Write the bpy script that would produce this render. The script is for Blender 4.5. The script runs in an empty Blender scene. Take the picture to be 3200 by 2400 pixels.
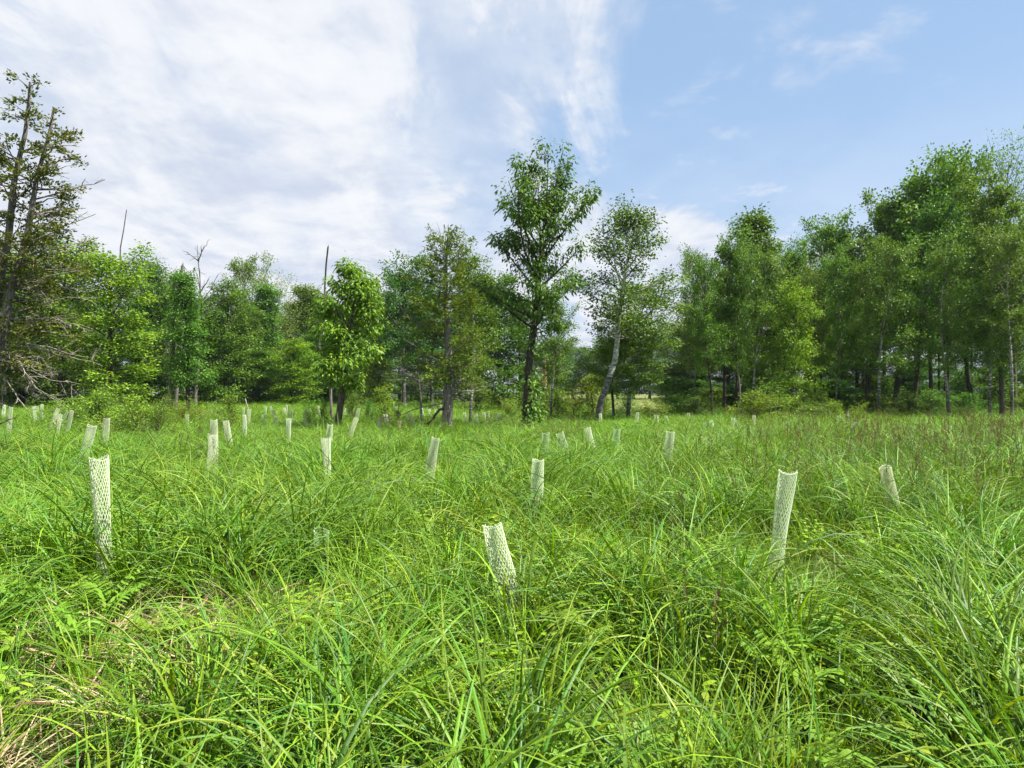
import bpy, math, random
import numpy as np
from mathutils import Vector, Matrix

# ------------------------------------------------------------------ camera, sky, sun
S = bpy.context.scene
COL = S.collection
F = 2218.0            # focal length in photo pixels (photo 3200 x 2400)
HY = 1225.0           # photo row of the horizon
EYE = 1.6

cam_d = bpy.data.cameras.new('camera')
cam_d.sensor_width = 36.0
cam_d.lens = 36.0 * F / 3200.0
cam_d.clip_start = 0.05
cam_d.clip_end = 3000.0
cam = bpy.data.objects.new('camera', cam_d)
COL.objects.link(cam)
cam.location = (0, 0, EYE)
cam.rotation_euler = (math.radians(90) + math.atan((HY - 1200.0) / F), 0, 0)
S.camera = cam

SUN_EL = math.radians(59)
SUN_AZ = math.radians(105)      # clockwise from +Y (the view direction): to the right, a little behind
sun_d = bpy.data.lights.new('sun', 'SUN')
sun_d.energy = 5.0
sun_d.angle = math.radians(0.5)
sun_d.color = (1.0, 0.95, 0.86)
sun = bpy.data.objects.new('sun', sun_d)
COL.objects.link(sun)
sv = Vector((math.sin(SUN_AZ) * math.cos(SUN_EL), math.cos(SUN_AZ) * math.cos(SUN_EL), math.sin(SUN_EL)))
sun.rotation_euler = sv.to_track_quat('Z', 'Y').to_euler()
sun.location = sv * 60

world = bpy.data.worlds.new('World')
S.world = world
world.use_nodes = True


class NT:
    """small helper to write node trees"""
    def __init__(self, tree):
        self.t = tree
        self.n = tree.nodes
        self.l = tree.links

    def new(self, typ, **kw):
        n = self.n.new(typ)
        for k, v in kw.items():
            setattr(n, k, v)
        return n

    def put(self, sock, v):
        if isinstance(v, bpy.types.NodeSocket):
            self.l.new(v, sock)
        elif v is not None:
            sock.default_value = v

    def math(self, op, a, b=None, c=None, clamp=False):
        n = self.new('ShaderNodeMath', operation=op, use_clamp=clamp)
        self.put(n.inputs[0], a)
        self.put(n.inputs[1], b)
        if c is not None:
            self.put(n.inputs[2], c)
        return n.outputs[0]

    def smooth(self, v, lo, hi, to0=0.0, to1=1.0):
        n = self.new('ShaderNodeMapRange', interpolation_type='SMOOTHSTEP')
        self.put(n.inputs[0], v)
        self.put(n.inputs[1], lo)
        self.put(n.inputs[2], hi)
        self.put(n.inputs[3], to0)
        self.put(n.inputs[4], to1)
        return n.outputs[0]

    def mix(self, f, a, b, blend='MIX'):
        n = self.new('ShaderNodeMix', data_type='RGBA', blend_type=blend)
        self.put(n.inputs[0], f)
        self.put(n.inputs[6], a)
        self.put(n.inputs[7], b)
        return n.outputs[2]

    def noise(self, vec, scale, detail=4.0, rough=0.55, dist=0.0):
        n = self.new('ShaderNodeTexNoise')
        self.put(n.inputs['Vector'], vec)
        n.inputs['Scale'].default_value = scale
        n.inputs['Detail'].default_value = detail
        n.inputs['Roughness'].default_value = rough
        n.inputs['Distortion'].default_value = dist
        return n.outputs['Fac']

    def ramp(self, v, stops, interp='LINEAR'):
        n = self.new('ShaderNodeValToRGB')
        n.color_ramp.interpolation = interp
        el = n.color_ramp.elements
        while len(el) < len(stops):
            el.new(0.5)
        for e, (p, c) in zip(el, stops):
            e.position = p
            e.color = tuple(c) + ((1.0,) if len(c) == 3 else ())
        self.put(n.inputs[0], v)
        return n.outputs[0]


def build_world():
    w = NT(world.node_tree)
    w.n.clear()
    out = w.new('ShaderNodeOutputWorld')
    bg = w.new('ShaderNodeBackground')
    bg.inputs[1].default_value = 0.05
    sky = w.new('ShaderNodeTexSky', sky_type='NISHITA')
    sky.sun_disc = False
    sky.sun_elevation = SUN_EL
    sky.sun_rotation = SUN_AZ
    sky.altitude = 200
    sky.air_density = 1.0
    sky.dust_density = 0.6
    sky.ozone_density = 1.2
    tc = w.new('ShaderNodeTexCoord')
    sx = w.new('ShaderNodeSeparateXYZ')
    w.l.new(tc.outputs['Generated'], sx.inputs[0])
    X, Y, Z = sx.outputs
    # azimuth sine and elevation of the direction
    h = w.math('SQRT', w.math('ADD', w.math('MULTIPLY', X, X), w.math('MULTIPLY', Y, Y)))
    saz = w.math('DIVIDE', X, w.math('MAXIMUM', h, 0.001))
    te = w.math('DIVIDE', Z, w.math('MAXIMUM', h, 0.001))       # tangent of elevation
    # cloud layer coordinates: a flat layer high above
    zz = w.math('ADD', w.math('MAXIMUM', Z, 0.0), 0.16)
    cu = w.new('ShaderNodeCombineXYZ')
    w.l.new(w.math('DIVIDE', X, zz), cu.inputs[0])
    w.l.new(w.math('DIVIDE', Y, zz), cu.inputs[1])
    mp = w.new('ShaderNodeMapping')
    mp.inputs['Rotation'].default_value = (0, 0, math.radians(28))
    mp.inputs['Scale'].default_value = (1.0, 0.42, 1.0)
    w.l.new(cu.outputs[0], mp.inputs[0])
    lay = mp.outputs[0]
    n_big = w.noise(lay, 1.1, 5, 0.55, 0.6)
    n_mid = w.noise(lay, 2.6, 7, 0.6, 0.8)
    n_fine = w.noise(cu.outputs[0], 5.0, 8, 0.62, 0.3)
    # edge of the cloud sheet: azimuth at which it ends, by elevation
    fc = w.new('ShaderNodeFloatCurve')
    cv = fc.mapping.curves[0]
    pts = [(0.0, 0.92), (0.10, 0.90), (0.22, 0.84), (0.30, 0.70), (0.36, 0.54), (0.44, 0.46), (0.56, 0.475), (0.72, 0.52), (0.86, 0.56), (1.0, 0.62)]
    while len(cv.points) < len(pts):
        cv.points.new(0.5, 0.5)
    for p, (a, b) in zip(cv.points, pts):
        p.location = (a, b)
    fc.mapping.update()
    w.l.new(w.math('MULTIPLY', te, 1.3, clamp=True), fc.inputs['Value'])
    edge = w.math('SUBTRACT', fc.outputs[0], 0.36)
    warp = w.math('ADD', w.math('MULTIPLY', w.math('SUBTRACT', n_mid, 0.5), 0.42), w.math('MULTIPLY', w.math('SUBTRACT', n_fine, 0.5), 0.12))
    d = w.math('SUBTRACT', w.math('ADD', edge, warp), saz)      # positive inside the sheet
    sheet = w.smooth(d, -0.05, 0.10)
    # thin places in the sheet
    thin = w.smooth(n_big, 0.40, 0.60, 0.55, 1.0)
    thin = w.math('MAXIMUM', thin, w.smooth(n_mid, 0.40, 0.58, 0.3, 0.96))
    sheet = w.math('MULTIPLY', sheet, thin)
    # faint wisps in the blue
    wisp = w.math('MULTIPLY', w.smooth(n_fine, 0.47, 0.70), w.smooth(n_big, 0.44, 0.60))
    wisp = w.math('MULTIPLY', wisp, 0.75)
    mask = w.math('MAXIMUM', sheet, wisp)
    hor = w.smooth(te, 0.02, 0.46, 0.75, 0.0)                    # low haze band of thin cloud
    mask = w.math('MAXIMUM', mask, w.math('MULTIPLY', hor, 0.8))
    shade = w.smooth(w.math('ADD', w.math('MULTIPLY', n_mid, 0.6), w.math('MULTIPLY', n_fine, 0.4)), 0.36, 0.62)
    ccol = w.mix(shade, (5.2, 5.8, 7.0, 1), (7.7, 7.85, 8.2, 1))
    blue = w.mix(1.0, sky.outputs[0], (0.95, 1.05, 1.12, 1), 'MULTIPLY')
    blue = w.mix(0.5, blue, (4.7, 6.7, 9.4, 1))
    w.l.new(w.mix(mask, blue, ccol), bg.inputs[0])
    w.l.new(bg.outputs[0], out.inputs[0])


build_world()

S.view_settings.view_transform = 'Standard'
S.view_settings.look = 'None'
S.view_settings.exposure = 1.28
S.view_settings.gamma = 1.0
S.view_settings.use_curve_mapping = False
S.render.engine = 'CYCLES'
cy = S.cycles
cy.max_bounces = 6
cy.diffuse_bounces = 2
cy.glossy_bounces = 2
cy.transmission_bounces = 4
cy.transparent_max_bounces = 4
cy.caustics_reflective = False
cy.caustics_refractive = False
cy.use_adaptive_sampling = True
cy.adaptive_threshold = 0.02
cy.use_denoising = True

rng = np.random.default_rng(11)
random.seed(5)


def gz(x, y):
    """height of the ground"""
    x = np.asarray(x, float)
    y = np.asarray(y, float)
    near = 0.05 * np.sin(x * 0.9 + 0.7) * np.sin(y * 0.7) + 0.03 * np.sin(x * 2.1 + y * 1.3)
    far = 0.12 * np.sin(x * 0.11 + 1.0) * np.sin(y * 0.09 + 0.4)
    return near + far * np.clip(y / 25.0, 0, 1)


def W(x, y, d):
    """the point that stands d metres away along the view at a photo pixel"""
    return np.array([(x - 1600.0) / F * d, d, EYE + (HY - y) / F * d])


def gx(x, d):
    return (x - 1600.0) / F * d


def height(top, d):
    X = 0.0
    return EYE + (HY - top) / F * d


# ------------------------------------------------------------------ materials
def new_mat(name):
    m = bpy.data.materials.new(name)
    m.use_nodes = True
    t = NT(m.node_tree)
    t.n.clear()
    return m, t, t.new('ShaderNodeOutputMaterial')


def leaf_mat(name, stops, transl=0.38, rough=0.45, spec=0.35, var=0.35, objcol=True, tcol=(1.25, 1.15, 0.45), patch=0.0):
    """leaves and blades: colour by the leaf's own tint, light also passes through"""
    m, t, out = new_mat(name)
    at = t.new('ShaderNodeAttribute', attribute_name='tint')
    c = t.ramp(at.outputs['Fac'], stops)
    oi = t.new('ShaderNodeObjectInfo')
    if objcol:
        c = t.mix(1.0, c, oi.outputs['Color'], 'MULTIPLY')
    if var:
        k = t.smooth(oi.outputs['Random'], 0, 1, 1 - var, 1 + var)
        hs = t.new('ShaderNodeHueSaturation')
        t.put(hs.inputs['Hue'], t.smooth(oi.outputs['Random'], 0, 1, 0.485, 0.515))
        t.put(hs.inputs['Value'], k)
        t.put(hs.inputs['Color'], c)
        c = hs.outputs[0]
    if patch:
        g = t.new('ShaderNodeNewGeometry')
        pn = t.noise(g.outputs['Position'], 0.35, 3, 0.6)
        c = t.mix(t.smooth(pn, 0.42, 0.62, 0, patch), c, t.mix(1.0, c, (1.5, 1.02, 0.55, 1), 'MULTIPLY'))
    p = t.new('ShaderNodeBsdfPrincipled')
    t.put(p.inputs['Base Color'], c)
    p.inputs['Roughness'].default_value = rough
    p.inputs['Specular IOR Level'].default_value = spec
    tr = t.new('ShaderNodeBsdfTranslucent')
    t.put(tr.inputs[0], t.mix(1.0, c, tuple(tcol) + (1,), 'MULTIPLY'))
    ms = t.new('ShaderNodeMixShader')
    ms.inputs[0].default_value = transl
    t.l.new(p.outputs[0], ms.inputs[1])
    t.l.new(tr.outputs[0], ms.inputs[2])
    t.l.new(ms.outputs[0], out.inputs[0])
    return m


def bark_mat(name, c0, c1, scale=6.0, stretch=0.18, bump=0.5):
    m, t, out = new_mat(name)
    tc = t.new('ShaderNodeTexCoord')
    mp = t.new('ShaderNodeMapping')
    mp.inputs['Scale'].default_value = (1, 1, stretch)
    t.l.new(tc.outputs['Object'], mp.inputs[0])
    n1 = t.noise(mp.outputs[0], scale * 3, 6, 0.65, 0.4)
    n2 = t.noise(tc.outputs['Object'], scale * 0.5, 3, 0.5)
    c = t.ramp(n1, [(0.32, c0), (0.66, c1)])
    c = t.mix(t.smooth(n2, 0.35, 0.7, 0.0, 0.45), c, tuple(x * 0.6 for x in c1) + (1,))
    p = t.new('ShaderNodeBsdfPrincipled')
    t.put(p.inputs['Base Color'], c)
    p.inputs['Roughness'].default_value = 0.9
    p.inputs['Specular IOR Level'].default_value = 0.2
    b = t.new('ShaderNodeBump')
    b.inputs['Strength'].default_value = bump
    b.inputs['Distance'].default_value = 0.04
    t.put(b.inputs['Height'], n1)
    t.l.new(b.outputs[0], p.inputs['Normal'])
    t.l.new(p.outputs[0], out.inputs[0])
    return m


def birch_mat(name, white=(0.44, 0.43, 0.39), dark=(0.045, 0.04, 0.035)):
    """pale bark with dark cross bands, rough dark bark near the foot"""
    m, t, out = new_mat(name)
    tc = t.new('ShaderNodeTexCoord')
    mp = t.new('ShaderNodeMapping')
    mp.inputs['Scale'].default_value = (1.2, 1.2, 5.0)
    t.l.new(tc.outputs['Object'], mp.inputs[0])
    n1 = t.noise(mp.outputs[0], 2.4, 5, 0.65, 0.3)
    n2 = t.noise(tc.outputs['Object'], 7.0, 5, 0.65)
    sx = t.new('ShaderNodeSeparateXYZ')
    t.l.new(tc.outputs['Object'], sx.inputs[0])
    foot = t.smooth(t.math('ADD', sx.outputs[2], t.math('MULTIPLY', t.math('SUBTRACT', n1, 0.5), 5.0)), 1.0, 3.6, 0.30, 0.0)
    v = t.math('SUBTRACT', n1, foot)
    c = t.ramp(v, [(0.34, dark), (0.43, tuple(x * 0.55 for x in white)), (0.56, white)])
    c = t.mix(t.smooth(n2, 0.4, 0.7, 0.0, 0.5), c, (0.25, 0.25, 0.21, 1))
    p = t.new('ShaderNodeBsdfPrincipled')
    t.put(p.inputs['Base Color'], c)
    p.inputs['Roughness'].default_value = 0.8
    b = t.new('ShaderNodeBump')
    b.inputs['Strength'].default_value = 0.4
    b.inputs['Distance'].default_value = 0.02
    t.put(b.inputs['Height'], v)
    t.l.new(b.outputs[0], p.inputs['Normal'])
    t.l.new(p.outputs[0], out.inputs[0])
    return m


M_LEAF = leaf_mat('leaf', [(0.0, (0.042, 0.105, 0.013)), (0.5, (0.095, 0.20, 0.02)), (1.0, (0.21, 0.34, 0.035))], transl=0.32, rough=0.5, spec=0.28, var=0.12)
M_CEDAR = leaf_mat('cedar_spray', [(0.0, (0.055, 0.105, 0.014)), (0.6, (0.11, 0.165, 0.022)), (1.0, (0.20, 0.22, 0.04))], transl=0.28, rough=0.6, spec=0.2, var=0.06, tcol=(1.2, 1.05, 0.4))
M_GRASS = leaf_mat('sedge_blade', [(0.0, (0.05, 0.13, 0.022)), (0.25, (0.075, 0.185, 0.014)), (0.5, (0.14, 0.265, 0.009)), (0.8, (0.25, 0.38, 0.016)), (0.95, (0.29, 0.33, 0.06)), (1.0, (0.33, 0.30, 0.12))],
                   transl=0.27, rough=0.5, spec=0.36, var=0.2, objcol=False, tcol=(1.2, 1.15, 0.35), patch=0.15)
M_SEED = leaf_mat('seed_head', [(0.0, (0.07, 0.13, 0.025)), (0.45, (0.12, 0.12, 0.04)), (1.0, (0.17, 0.115, 0.065))], transl=0.25, rough=0.6, spec=0.2, var=0.2, objcol=False)
M_FERN = leaf_mat('fern_leaf', [(0.0, (0.12, 0.24, 0.02)), (0.6, (0.20, 0.34, 0.03)), (1.0, (0.28, 0.38, 0.05))], transl=0.42, rough=0.5, spec=0.25, var=0.1, objcol=True)
M_STRAW = leaf_mat('dry_straw', [(0.0, (0.26, 0.18, 0.10)), (0.6, (0.44, 0.33, 0.20)), (1.0, (0.60, 0.50, 0.34))], transl=0.15, rough=0.7, spec=0.2, var=0.15, objcol=False, tcol=(1.1, 0.95, 0.6))
M_TUBE = leaf_mat('tube_plastic', [(0.0, (0.70, 0.79, 0.54)), (1.0, (0.80, 0.86, 0.66))], transl=0.38, rough=0.4, spec=0.4, var=0.05, objcol=True, tcol=(1, 1, 0.8))
M_BARK = bark_mat('grey_brown_bark', (0.035, 0.027, 0.02), (0.17, 0.14, 0.11))
M_BARKD = bark_mat('dark_bark', (0.02, 0.016, 0.012), (0.085, 0.07, 0.055))
M_CEDBARK = bark_mat('cedar_bark', (0.05, 0.042, 0.038), (0.24, 0.215, 0.195), 8.0, 0.08, 0.7)
M_DEAD = bark_mat('bare_dead_wood', (0.13, 0.11, 0.085), (0.42, 0.37, 0.30), 5.0, 0.2, 0.3)
M_TAN = bark_mat('peeled_tan_wood', (0.24, 0.13, 0.06), (0.48, 0.32, 0.18), 5.0, 0.15, 0.3)
M_BIRCH = birch_mat('birch_bark')
M_ASPEN = birch_mat('aspen_bark', (0.22, 0.22, 0.17), (0.035, 0.03, 0.025))


# ------------------------------------------------------------------ mesh building
class MB:
    def __init__(self):
        self.v, self.f, self.t, self.n = [], [], [], 0

    def add(self, v, f, tint=0.5):
        v = np.asarray(v, float).reshape(-1, 3)
        self.v.append(v)
        self.f.append(np.asarray(f, np.int64).reshape(-1, 4) + self.n)
        self.t.append(np.broadcast_to(np.asarray(tint, float), (len(v),)))
        self.n += len(v)

    def mesh(self, name, m, smooth=True):
        me = bpy.data.meshes.new(name)
        if self.n:
            v = np.concatenate(self.v)
            f = np.concatenate(self.f)
            me.vertices.add(len(v))
            me.vertices.foreach_set('co', v.astype(np.float32).ravel())
            me.loops.add(f.size)
            me.loops.foreach_set('vertex_index', f.astype(np.int32).ravel())
            me.polygons.add(len(f))
            me.polygons.foreach_set('loop_start', np.arange(0, f.size, 4, dtype=np.int32))
            me.polygons.foreach_set('use_smooth', np.full(len(f), smooth))
            a = me.attributes.new('tint', 'FLOAT', 'POINT')
            a.data.foreach_set('value', np.concatenate(self.t).astype(np.float32))
            me.update(calc_edges=True)
        me.materials.append(m)
        return me

    def build(self, name, m, parent=None, smooth=True, link=True):
        o = bpy.data.objects.new(name, self.mesh(name, m, smooth))
        if link:
            COL.objects.link(o)
        if parent:
            o.parent = parent
        return o


def unit(v):
    return v / np.maximum(np.linalg.norm(v, axis=-1, keepdims=True), 1e-9)


def tubes(mb, P, R, sides=6, tint=0.5):
    """P (m,k,3) centre lines, R (m,k) radii"""
    P = np.asarray(P, float)
    R = np.asarray(R, float)
    if P.ndim == 2:
        P, R = P[None], R[None]
    m, k, _ = P.shape
    T = unit(np.gradient(P, axis=1))
    mean = unit(P[:, -1] - P[:, 0])
    ref = np.where(np.abs(mean[:, 2:3]) > 0.8, np.array([[1.0, 0, 0]]), np.array([[0, 0, 1.0]]))[:, None, :]
    A = unit(np.cross(T, np.broadcast_to(ref, T.shape)))
    B = np.cross(T, A)
    ang = np.arange(sides) * 2 * np.pi / sides
    V = P[:, :, None, :] + R[:, :, None, None] * (A[:, :, None, :] * np.cos(ang)[None, None, :, None] + B[:, :, None, :] * np.sin(ang)[None, None, :, None])
    i = np.arange(k - 1)[:, None]
    j = np.arange(sides)[None]
    q = np.stack([i * sides + j, i * sides + (j + 1) % sides, (i + 1) * sides + (j + 1) % sides, (i + 1) * sides + j], -1).reshape(-1, 4)
    f = (q[None] + (np.arange(m) * k * sides)[:, None, None]).reshape(-1, 4)
    mb.add(V.reshape(-1, 3), f, tint)


def leaves(mb, P, D, N, L, Wd, tint, fold=0.12, droop=0.0):
    """one four-cornered folded leaf per point"""
    n = len(P)
    D = unit(D)
    Sd = unit(np.cross(D, N))
    Nn = np.cross(Sd, D)
    L = np.broadcast_to(np.asarray(L, float), (n,))[:, None]
    Wd = np.broadcast_to(np.asarray(Wd, float), (n,))[:, None]
    mid = P + D * L * 0.42 + Nn * L * fold
    V = np.stack([P, mid + Sd * Wd * 0.5, P + D * L + np.array([0, 0, -1.0]) * L * droop, mid - Sd * Wd * 0.5], 1)
    f = np.arange(n * 4).reshape(n, 4)
    mb.add(V.reshape(-1, 3), f, np.repeat(tint, 4))


def leaves6(mb, P, D, N, L, Wd, tint, droop=0.25):
    """longer leaf of two bent quads"""
    n = len(P)
    D = unit(D)
    Sd = unit(np.cross(D, N))
    L = np.broadcast_to(np.asarray(L, float), (n,))[:, None]
    Wd = np.broadcast_to(np.asarray(Wd, float), (n,))[:, None]
    dn = np.array([0, 0, -1.0])
    c1 = P + D * L * 0.30 + dn * L * droop * 0.08
    c2 = P + D * L * 0.68 + dn * L * droop * 0.45
    tip = P + D * L + dn * L * droop
    V = np.stack([P - Sd * Wd * 0.08, P + Sd * Wd * 0.08, c1 + Sd * Wd * 0.45, c1 - Sd * Wd * 0.45, c2 + Sd * Wd * 0.42, c2 - Sd * Wd * 0.42, tip + Sd * Wd * 0.03, tip - Sd * Wd * 0.03], 1)
    b = (np.arange(n) * 8)[:, None, None]
    q = np.array([[0, 1, 2, 3], [3, 2, 4, 5], [5, 4, 6, 7]])[None]
    mb.add(V.reshape(-1, 3), (q + b).reshape(-1, 4), np.repeat(tint, 8))


def lerp(a, b, t):
    return a + (b - a) * t


def empty(name, loc, label=None, cat=None, group=None):
    o = bpy.data.objects.new(name, None)
    COL.objects.link(o)
    o.location = loc
    o.empty_display_size = 0.3
    tag(o, label, cat, group)
    return o


def tag(o, label=None, cat=None, group=None, kind=None):
    for k, v in (('label', label), ('category', cat), ('group', group), ('kind', kind)):
        if v:
            o[k] = v
    return o


def rand_dir(r, n):
    v = r.normal(size=(n, 3))
    return unit(v)


# ------------------------------------------------------------------ trees
def gen_tree(seed, H, r0, cb, env, nb, elev=(10, 60), curv=0.1, wander=0.15, path=None, nsub=6, sublen=(0.25, 0.5),
             ncl=3, nleaf=12, sig=(0.30, 0.16), leaf=(0.16, 0.10), droop=0.3, upn=0.8, six=False, top=0.97,
             fill=1.0, azbias=None, sides=8, flat=0.0, br=0.35, clump=0.0):
    """trunk centre line, branches, twigs and leaves of one tree; everything in metres from the tree's foot"""
    r = np.random.default_rng(seed)
    k = 16
    tt = np.linspace(0, 1, k)
    ph = r.uniform(0, 6.28, 4)
    if path is None:
        px = wander * (np.sin(tt * 4 + ph[0]) - np.sin(ph[0])) * tt
        py = wander * (np.sin(tt * 5 + ph[1]) - np.sin(ph[1])) * tt
    else:
        pa = np.array(path)
        px = np.interp(tt, pa[:, 0], pa[:, 1]) + 0.04 * np.sin(tt * 9 + ph[0]) * (tt > 0)
        py = np.interp(tt, pa[:, 0], pa[:, 2])
    TP = np.stack([px, py, tt * H], 1)
    TR = r0 * (1 - tt * 0.93) ** 0.85 + 0.008
    TR[0] *= 1.35
    tr = MB()
    TP2 = TP.copy()
    TP2[0, 2] -= 0.3
    tubes(tr, TP2, TR, sides)
    # branches
    t = cb + (top - cb) * (np.arange(nb) + r.uniform(0, 1, nb)) / nb
    q = (t - cb) / (1 - cb)
    az = np.arange(nb) * 2.399 + r.uniform(-0.6, 0.6, nb)
    if azbias is not None:
        az = azbias + r.normal(0, 0.9, nb)
    L = np.array([env(x) for x in q]) * r.uniform(0.6, 1.15, nb)
    if clump:
        lobe = np.sin(az * 2 + q * 9 + ph[2]) * np.sin(q * 14 + ph[3] + az)
        L *= 1 + clump * lobe
    e = np.radians(lerp(elev[0], elev[1], q) + r.normal(0, 9, nb))
    p0 = np.stack([np.interp(t, tt, TP[:, i]) for i in range(3)], 1)
    d = np.stack([np.cos(az) * np.cos(e), np.sin(az) * np.cos(e), np.sin(e)], 1)
    s = np.linspace(0, 1, 6)
    bend = r.normal(0, 0.10, (nb, 3))
    P = p0[:, None] + d[:, None] * (L[:, None] * s[None])[..., None]
    P[:, :, 2] += curv * L[:, None] * s[None] ** 2
    P += bend[:, None] * (L[:, None] * np.sin(s * 3.0)[None])[..., None] * 0.6
    rb = np.minimum(np.interp(t, tt, TR) * 0.6, 0.010 + L * 0.016 * br / 0.35)
    RB = rb[:, None] * (1 - 0.85 * s[None]) + 0.004
    # twigs
    m = nb * nsub
    bi = np.repeat(np.arange(nb), nsub)
    ss = r.uniform(0.25, 1.0, m)
    ii = np.minimum((ss * 5).astype(int), 4)
    fr = ss * 5 - ii
    sp = P[bi, ii] * (1 - fr[:, None]) + P[bi, ii + 1] * fr[:, None]
    tan = unit(P[bi, ii + 1] - P[bi, ii])
    side = unit(np.cross(tan, np.array([0, 0, 1.0])) + 1e-6) * r.choice([-1, 1], m)[:, None]
    sd = unit(tan * r.uniform(0.3, 0.9, m)[:, None] + side * r.uniform(0.3, 1.0, m)[:, None] + np.array([0, 0, 1.0]) * (r.uniform(-0.25, 0.6, m) * (1 - flat))[:, None])
    sl = L[bi] * r.uniform(sublen[0], sublen[1], m) * (1.15 - 0.5 * ss) + 0.12
    s3 = np.linspace(0, 1, 4)
    SP = sp[:, None] + sd[:, None] * (sl[:, None] * s3[None])[..., None]
    SP[:, :, 2] += (curv * 0.5 - 0.1) * sl[:, None] * s3[None] ** 2
    SR = np.broadcast_to((0.004 + 0.004 * sl)[:, None] * (1 - 0.75 * s3[None]) + 0.0015, (m, 4))
    # leaf clusters along the twigs
    cs = np.linspace(0.4, 1.05, ncl)
    C = (sp[:, None] + sd[:, None] * (sl[:, None] * cs[None])[..., None]).reshape(-1, 3)
    cdir = np.repeat(sd, ncl, 0)
    keep = r.uniform(0, 1, len(C)) < fill
    C, cdir = C[keep], cdir[keep]
    C = np.concatenate([C, P[:, -1]])
    cdir = np.concatenate([cdir, unit(P[:, -1] - P[:, -2])])
    nl = len(C) * nleaf
    ci = np.repeat(np.arange(len(C)), nleaf)
    off = r.normal(size=(nl, 3)) * np.array([sig[0], sig[0], sig[1]])
    LP = C[ci] + off
    LD = unit(off * 1.2 + 0.5 * cdir[ci] * sig[0] + 0.5 * sig[0] * r.normal(size=(nl, 3)))
    LD[:, 2] -= droop
    LN = np.array([0, 0, upn]) + r.normal(size=(nl, 3)) * 0.45
    ctint = r.normal(0, 0.16, len(C))
    tint = np.clip(0.5 + ctint[ci] + r.normal(0, 0.16, nl), 0.01, 0.99)
    ls = r.uniform(0.7, 1.25, nl)
    cr = MB()
    (leaves6 if six else leaves)(cr, LP, LD, LN, leaf[0] * ls, leaf[1] * ls, tint)
    return dict(trunk=tr, P=P, RB=RB, L=L, SP=SP, SR=SR, bi=bi, crown=cr, TP=TP, TR=TR)


def fit(root, g, H):
    root.scale = (1, 1, H / np.percentile(np.concatenate(g['crown'].v)[:, 2], 99.8))


def make_tree(name, g, loc, barkm, leafm, label, cat='tree', group=None, limbs=0, col=(1, 1, 1), crown='crown'):
    """an Empty at the foot > trunk, limb ..., crown"""
    root = empty(name, loc, label, cat, group)
    order = np.argsort(-g['L'])
    big = set(order[:limbs].tolist())
    if limbs:
        for b in order[:limbs]:
            mb = MB()
            tubes(mb, g['P'][b], g['RB'][b], 6)
            w = np.where(g['bi'] == b)[0]
            if len(w):
                tubes(mb, g['SP'][w], g['SR'][w], 4)
            mb.build('limb', barkm, root)
    rest = np.array([b for b in range(len(g['L'])) if b not in big], int)
    if len(rest):
        bo = MB()
        tubes(bo, g['P'][rest], g['RB'][rest], 5)
        w = np.where(np.isin(g['bi'], rest))[0]
        tubes(bo, g['SP'][w], g['SR'][w], 3)
        bo.build('bough', M_BARK if barkm in (M_ASPEN, M_BIRCH) else barkm, root)
    g['trunk'].build('trunk', barkm, root)
    c = g['crown'].build(crown, leafm, root, smooth=False)
    c['kind'] = 'stuff'
    c.color = tuple(col) + (1,)
    return root


def kids(o):
    return [c for c in bpy.data.objects if c.parent == o]


def copy_thing(root, loc, rz, sc, label, col=None, group=None, cat=None, barkm=None, kid_cache={}):
    n = root.copy()
    COL.objects.link(n)
    n.location = loc
    n.rotation_euler = (0, 0, rz)
    n.scale = sc
    tag(n, label, cat, group)
    if root.name not in kid_cache:
        kid_cache[root.name] = kids(root)
    for ch in kid_cache[root.name]:
        c = ch.copy()
        COL.objects.link(c)
        c.parent = n
        if c.get('kind') == 'stuff' and col is not None:
            c.color = tuple(col) + (1,)
        if barkm is not None and c.name.startswith('trunk'):
            c.material_slots[0].link = 'OBJECT'
            c.material_slots[0].material = barkm
    return n


lob = lambda q: 0.55 + 2.2 * math.sin(math.pi * min(1, 0.2 + 0.64 * q)) ** 0.6
oval = lambda q: 0.35 + 2.3 * math.sin(math.pi * min(1, 0.12 + 0.86 * q)) ** 0.8
cone = lambda q: 0.3 + 2.6 * (1 - q) ** 0.75
slim = lambda q: 0.3 + 1.5 * math.sin(math.pi * min(1, 0.15 + 0.82 * q)) ** 0.7
wide = lambda q: 0.5 + 2.8 * math.sin(math.pi * min(1, 0.10 + 0.80 * q)) ** 0.7
ball = lambda q: 0.55 + 0.55 * math.sin(math.pi * min(1, 0.2 + 0.75 * q))

# each prototype: the dictionary of one generated tree and its nominal height and crown width
PROTO = {}


def proto(key, H, width, barkm, leafm, **kw):
    PROTO[key] = dict(H=H, width=width, barkm=barkm, leafm=leafm, kw=kw, root=None)


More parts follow.
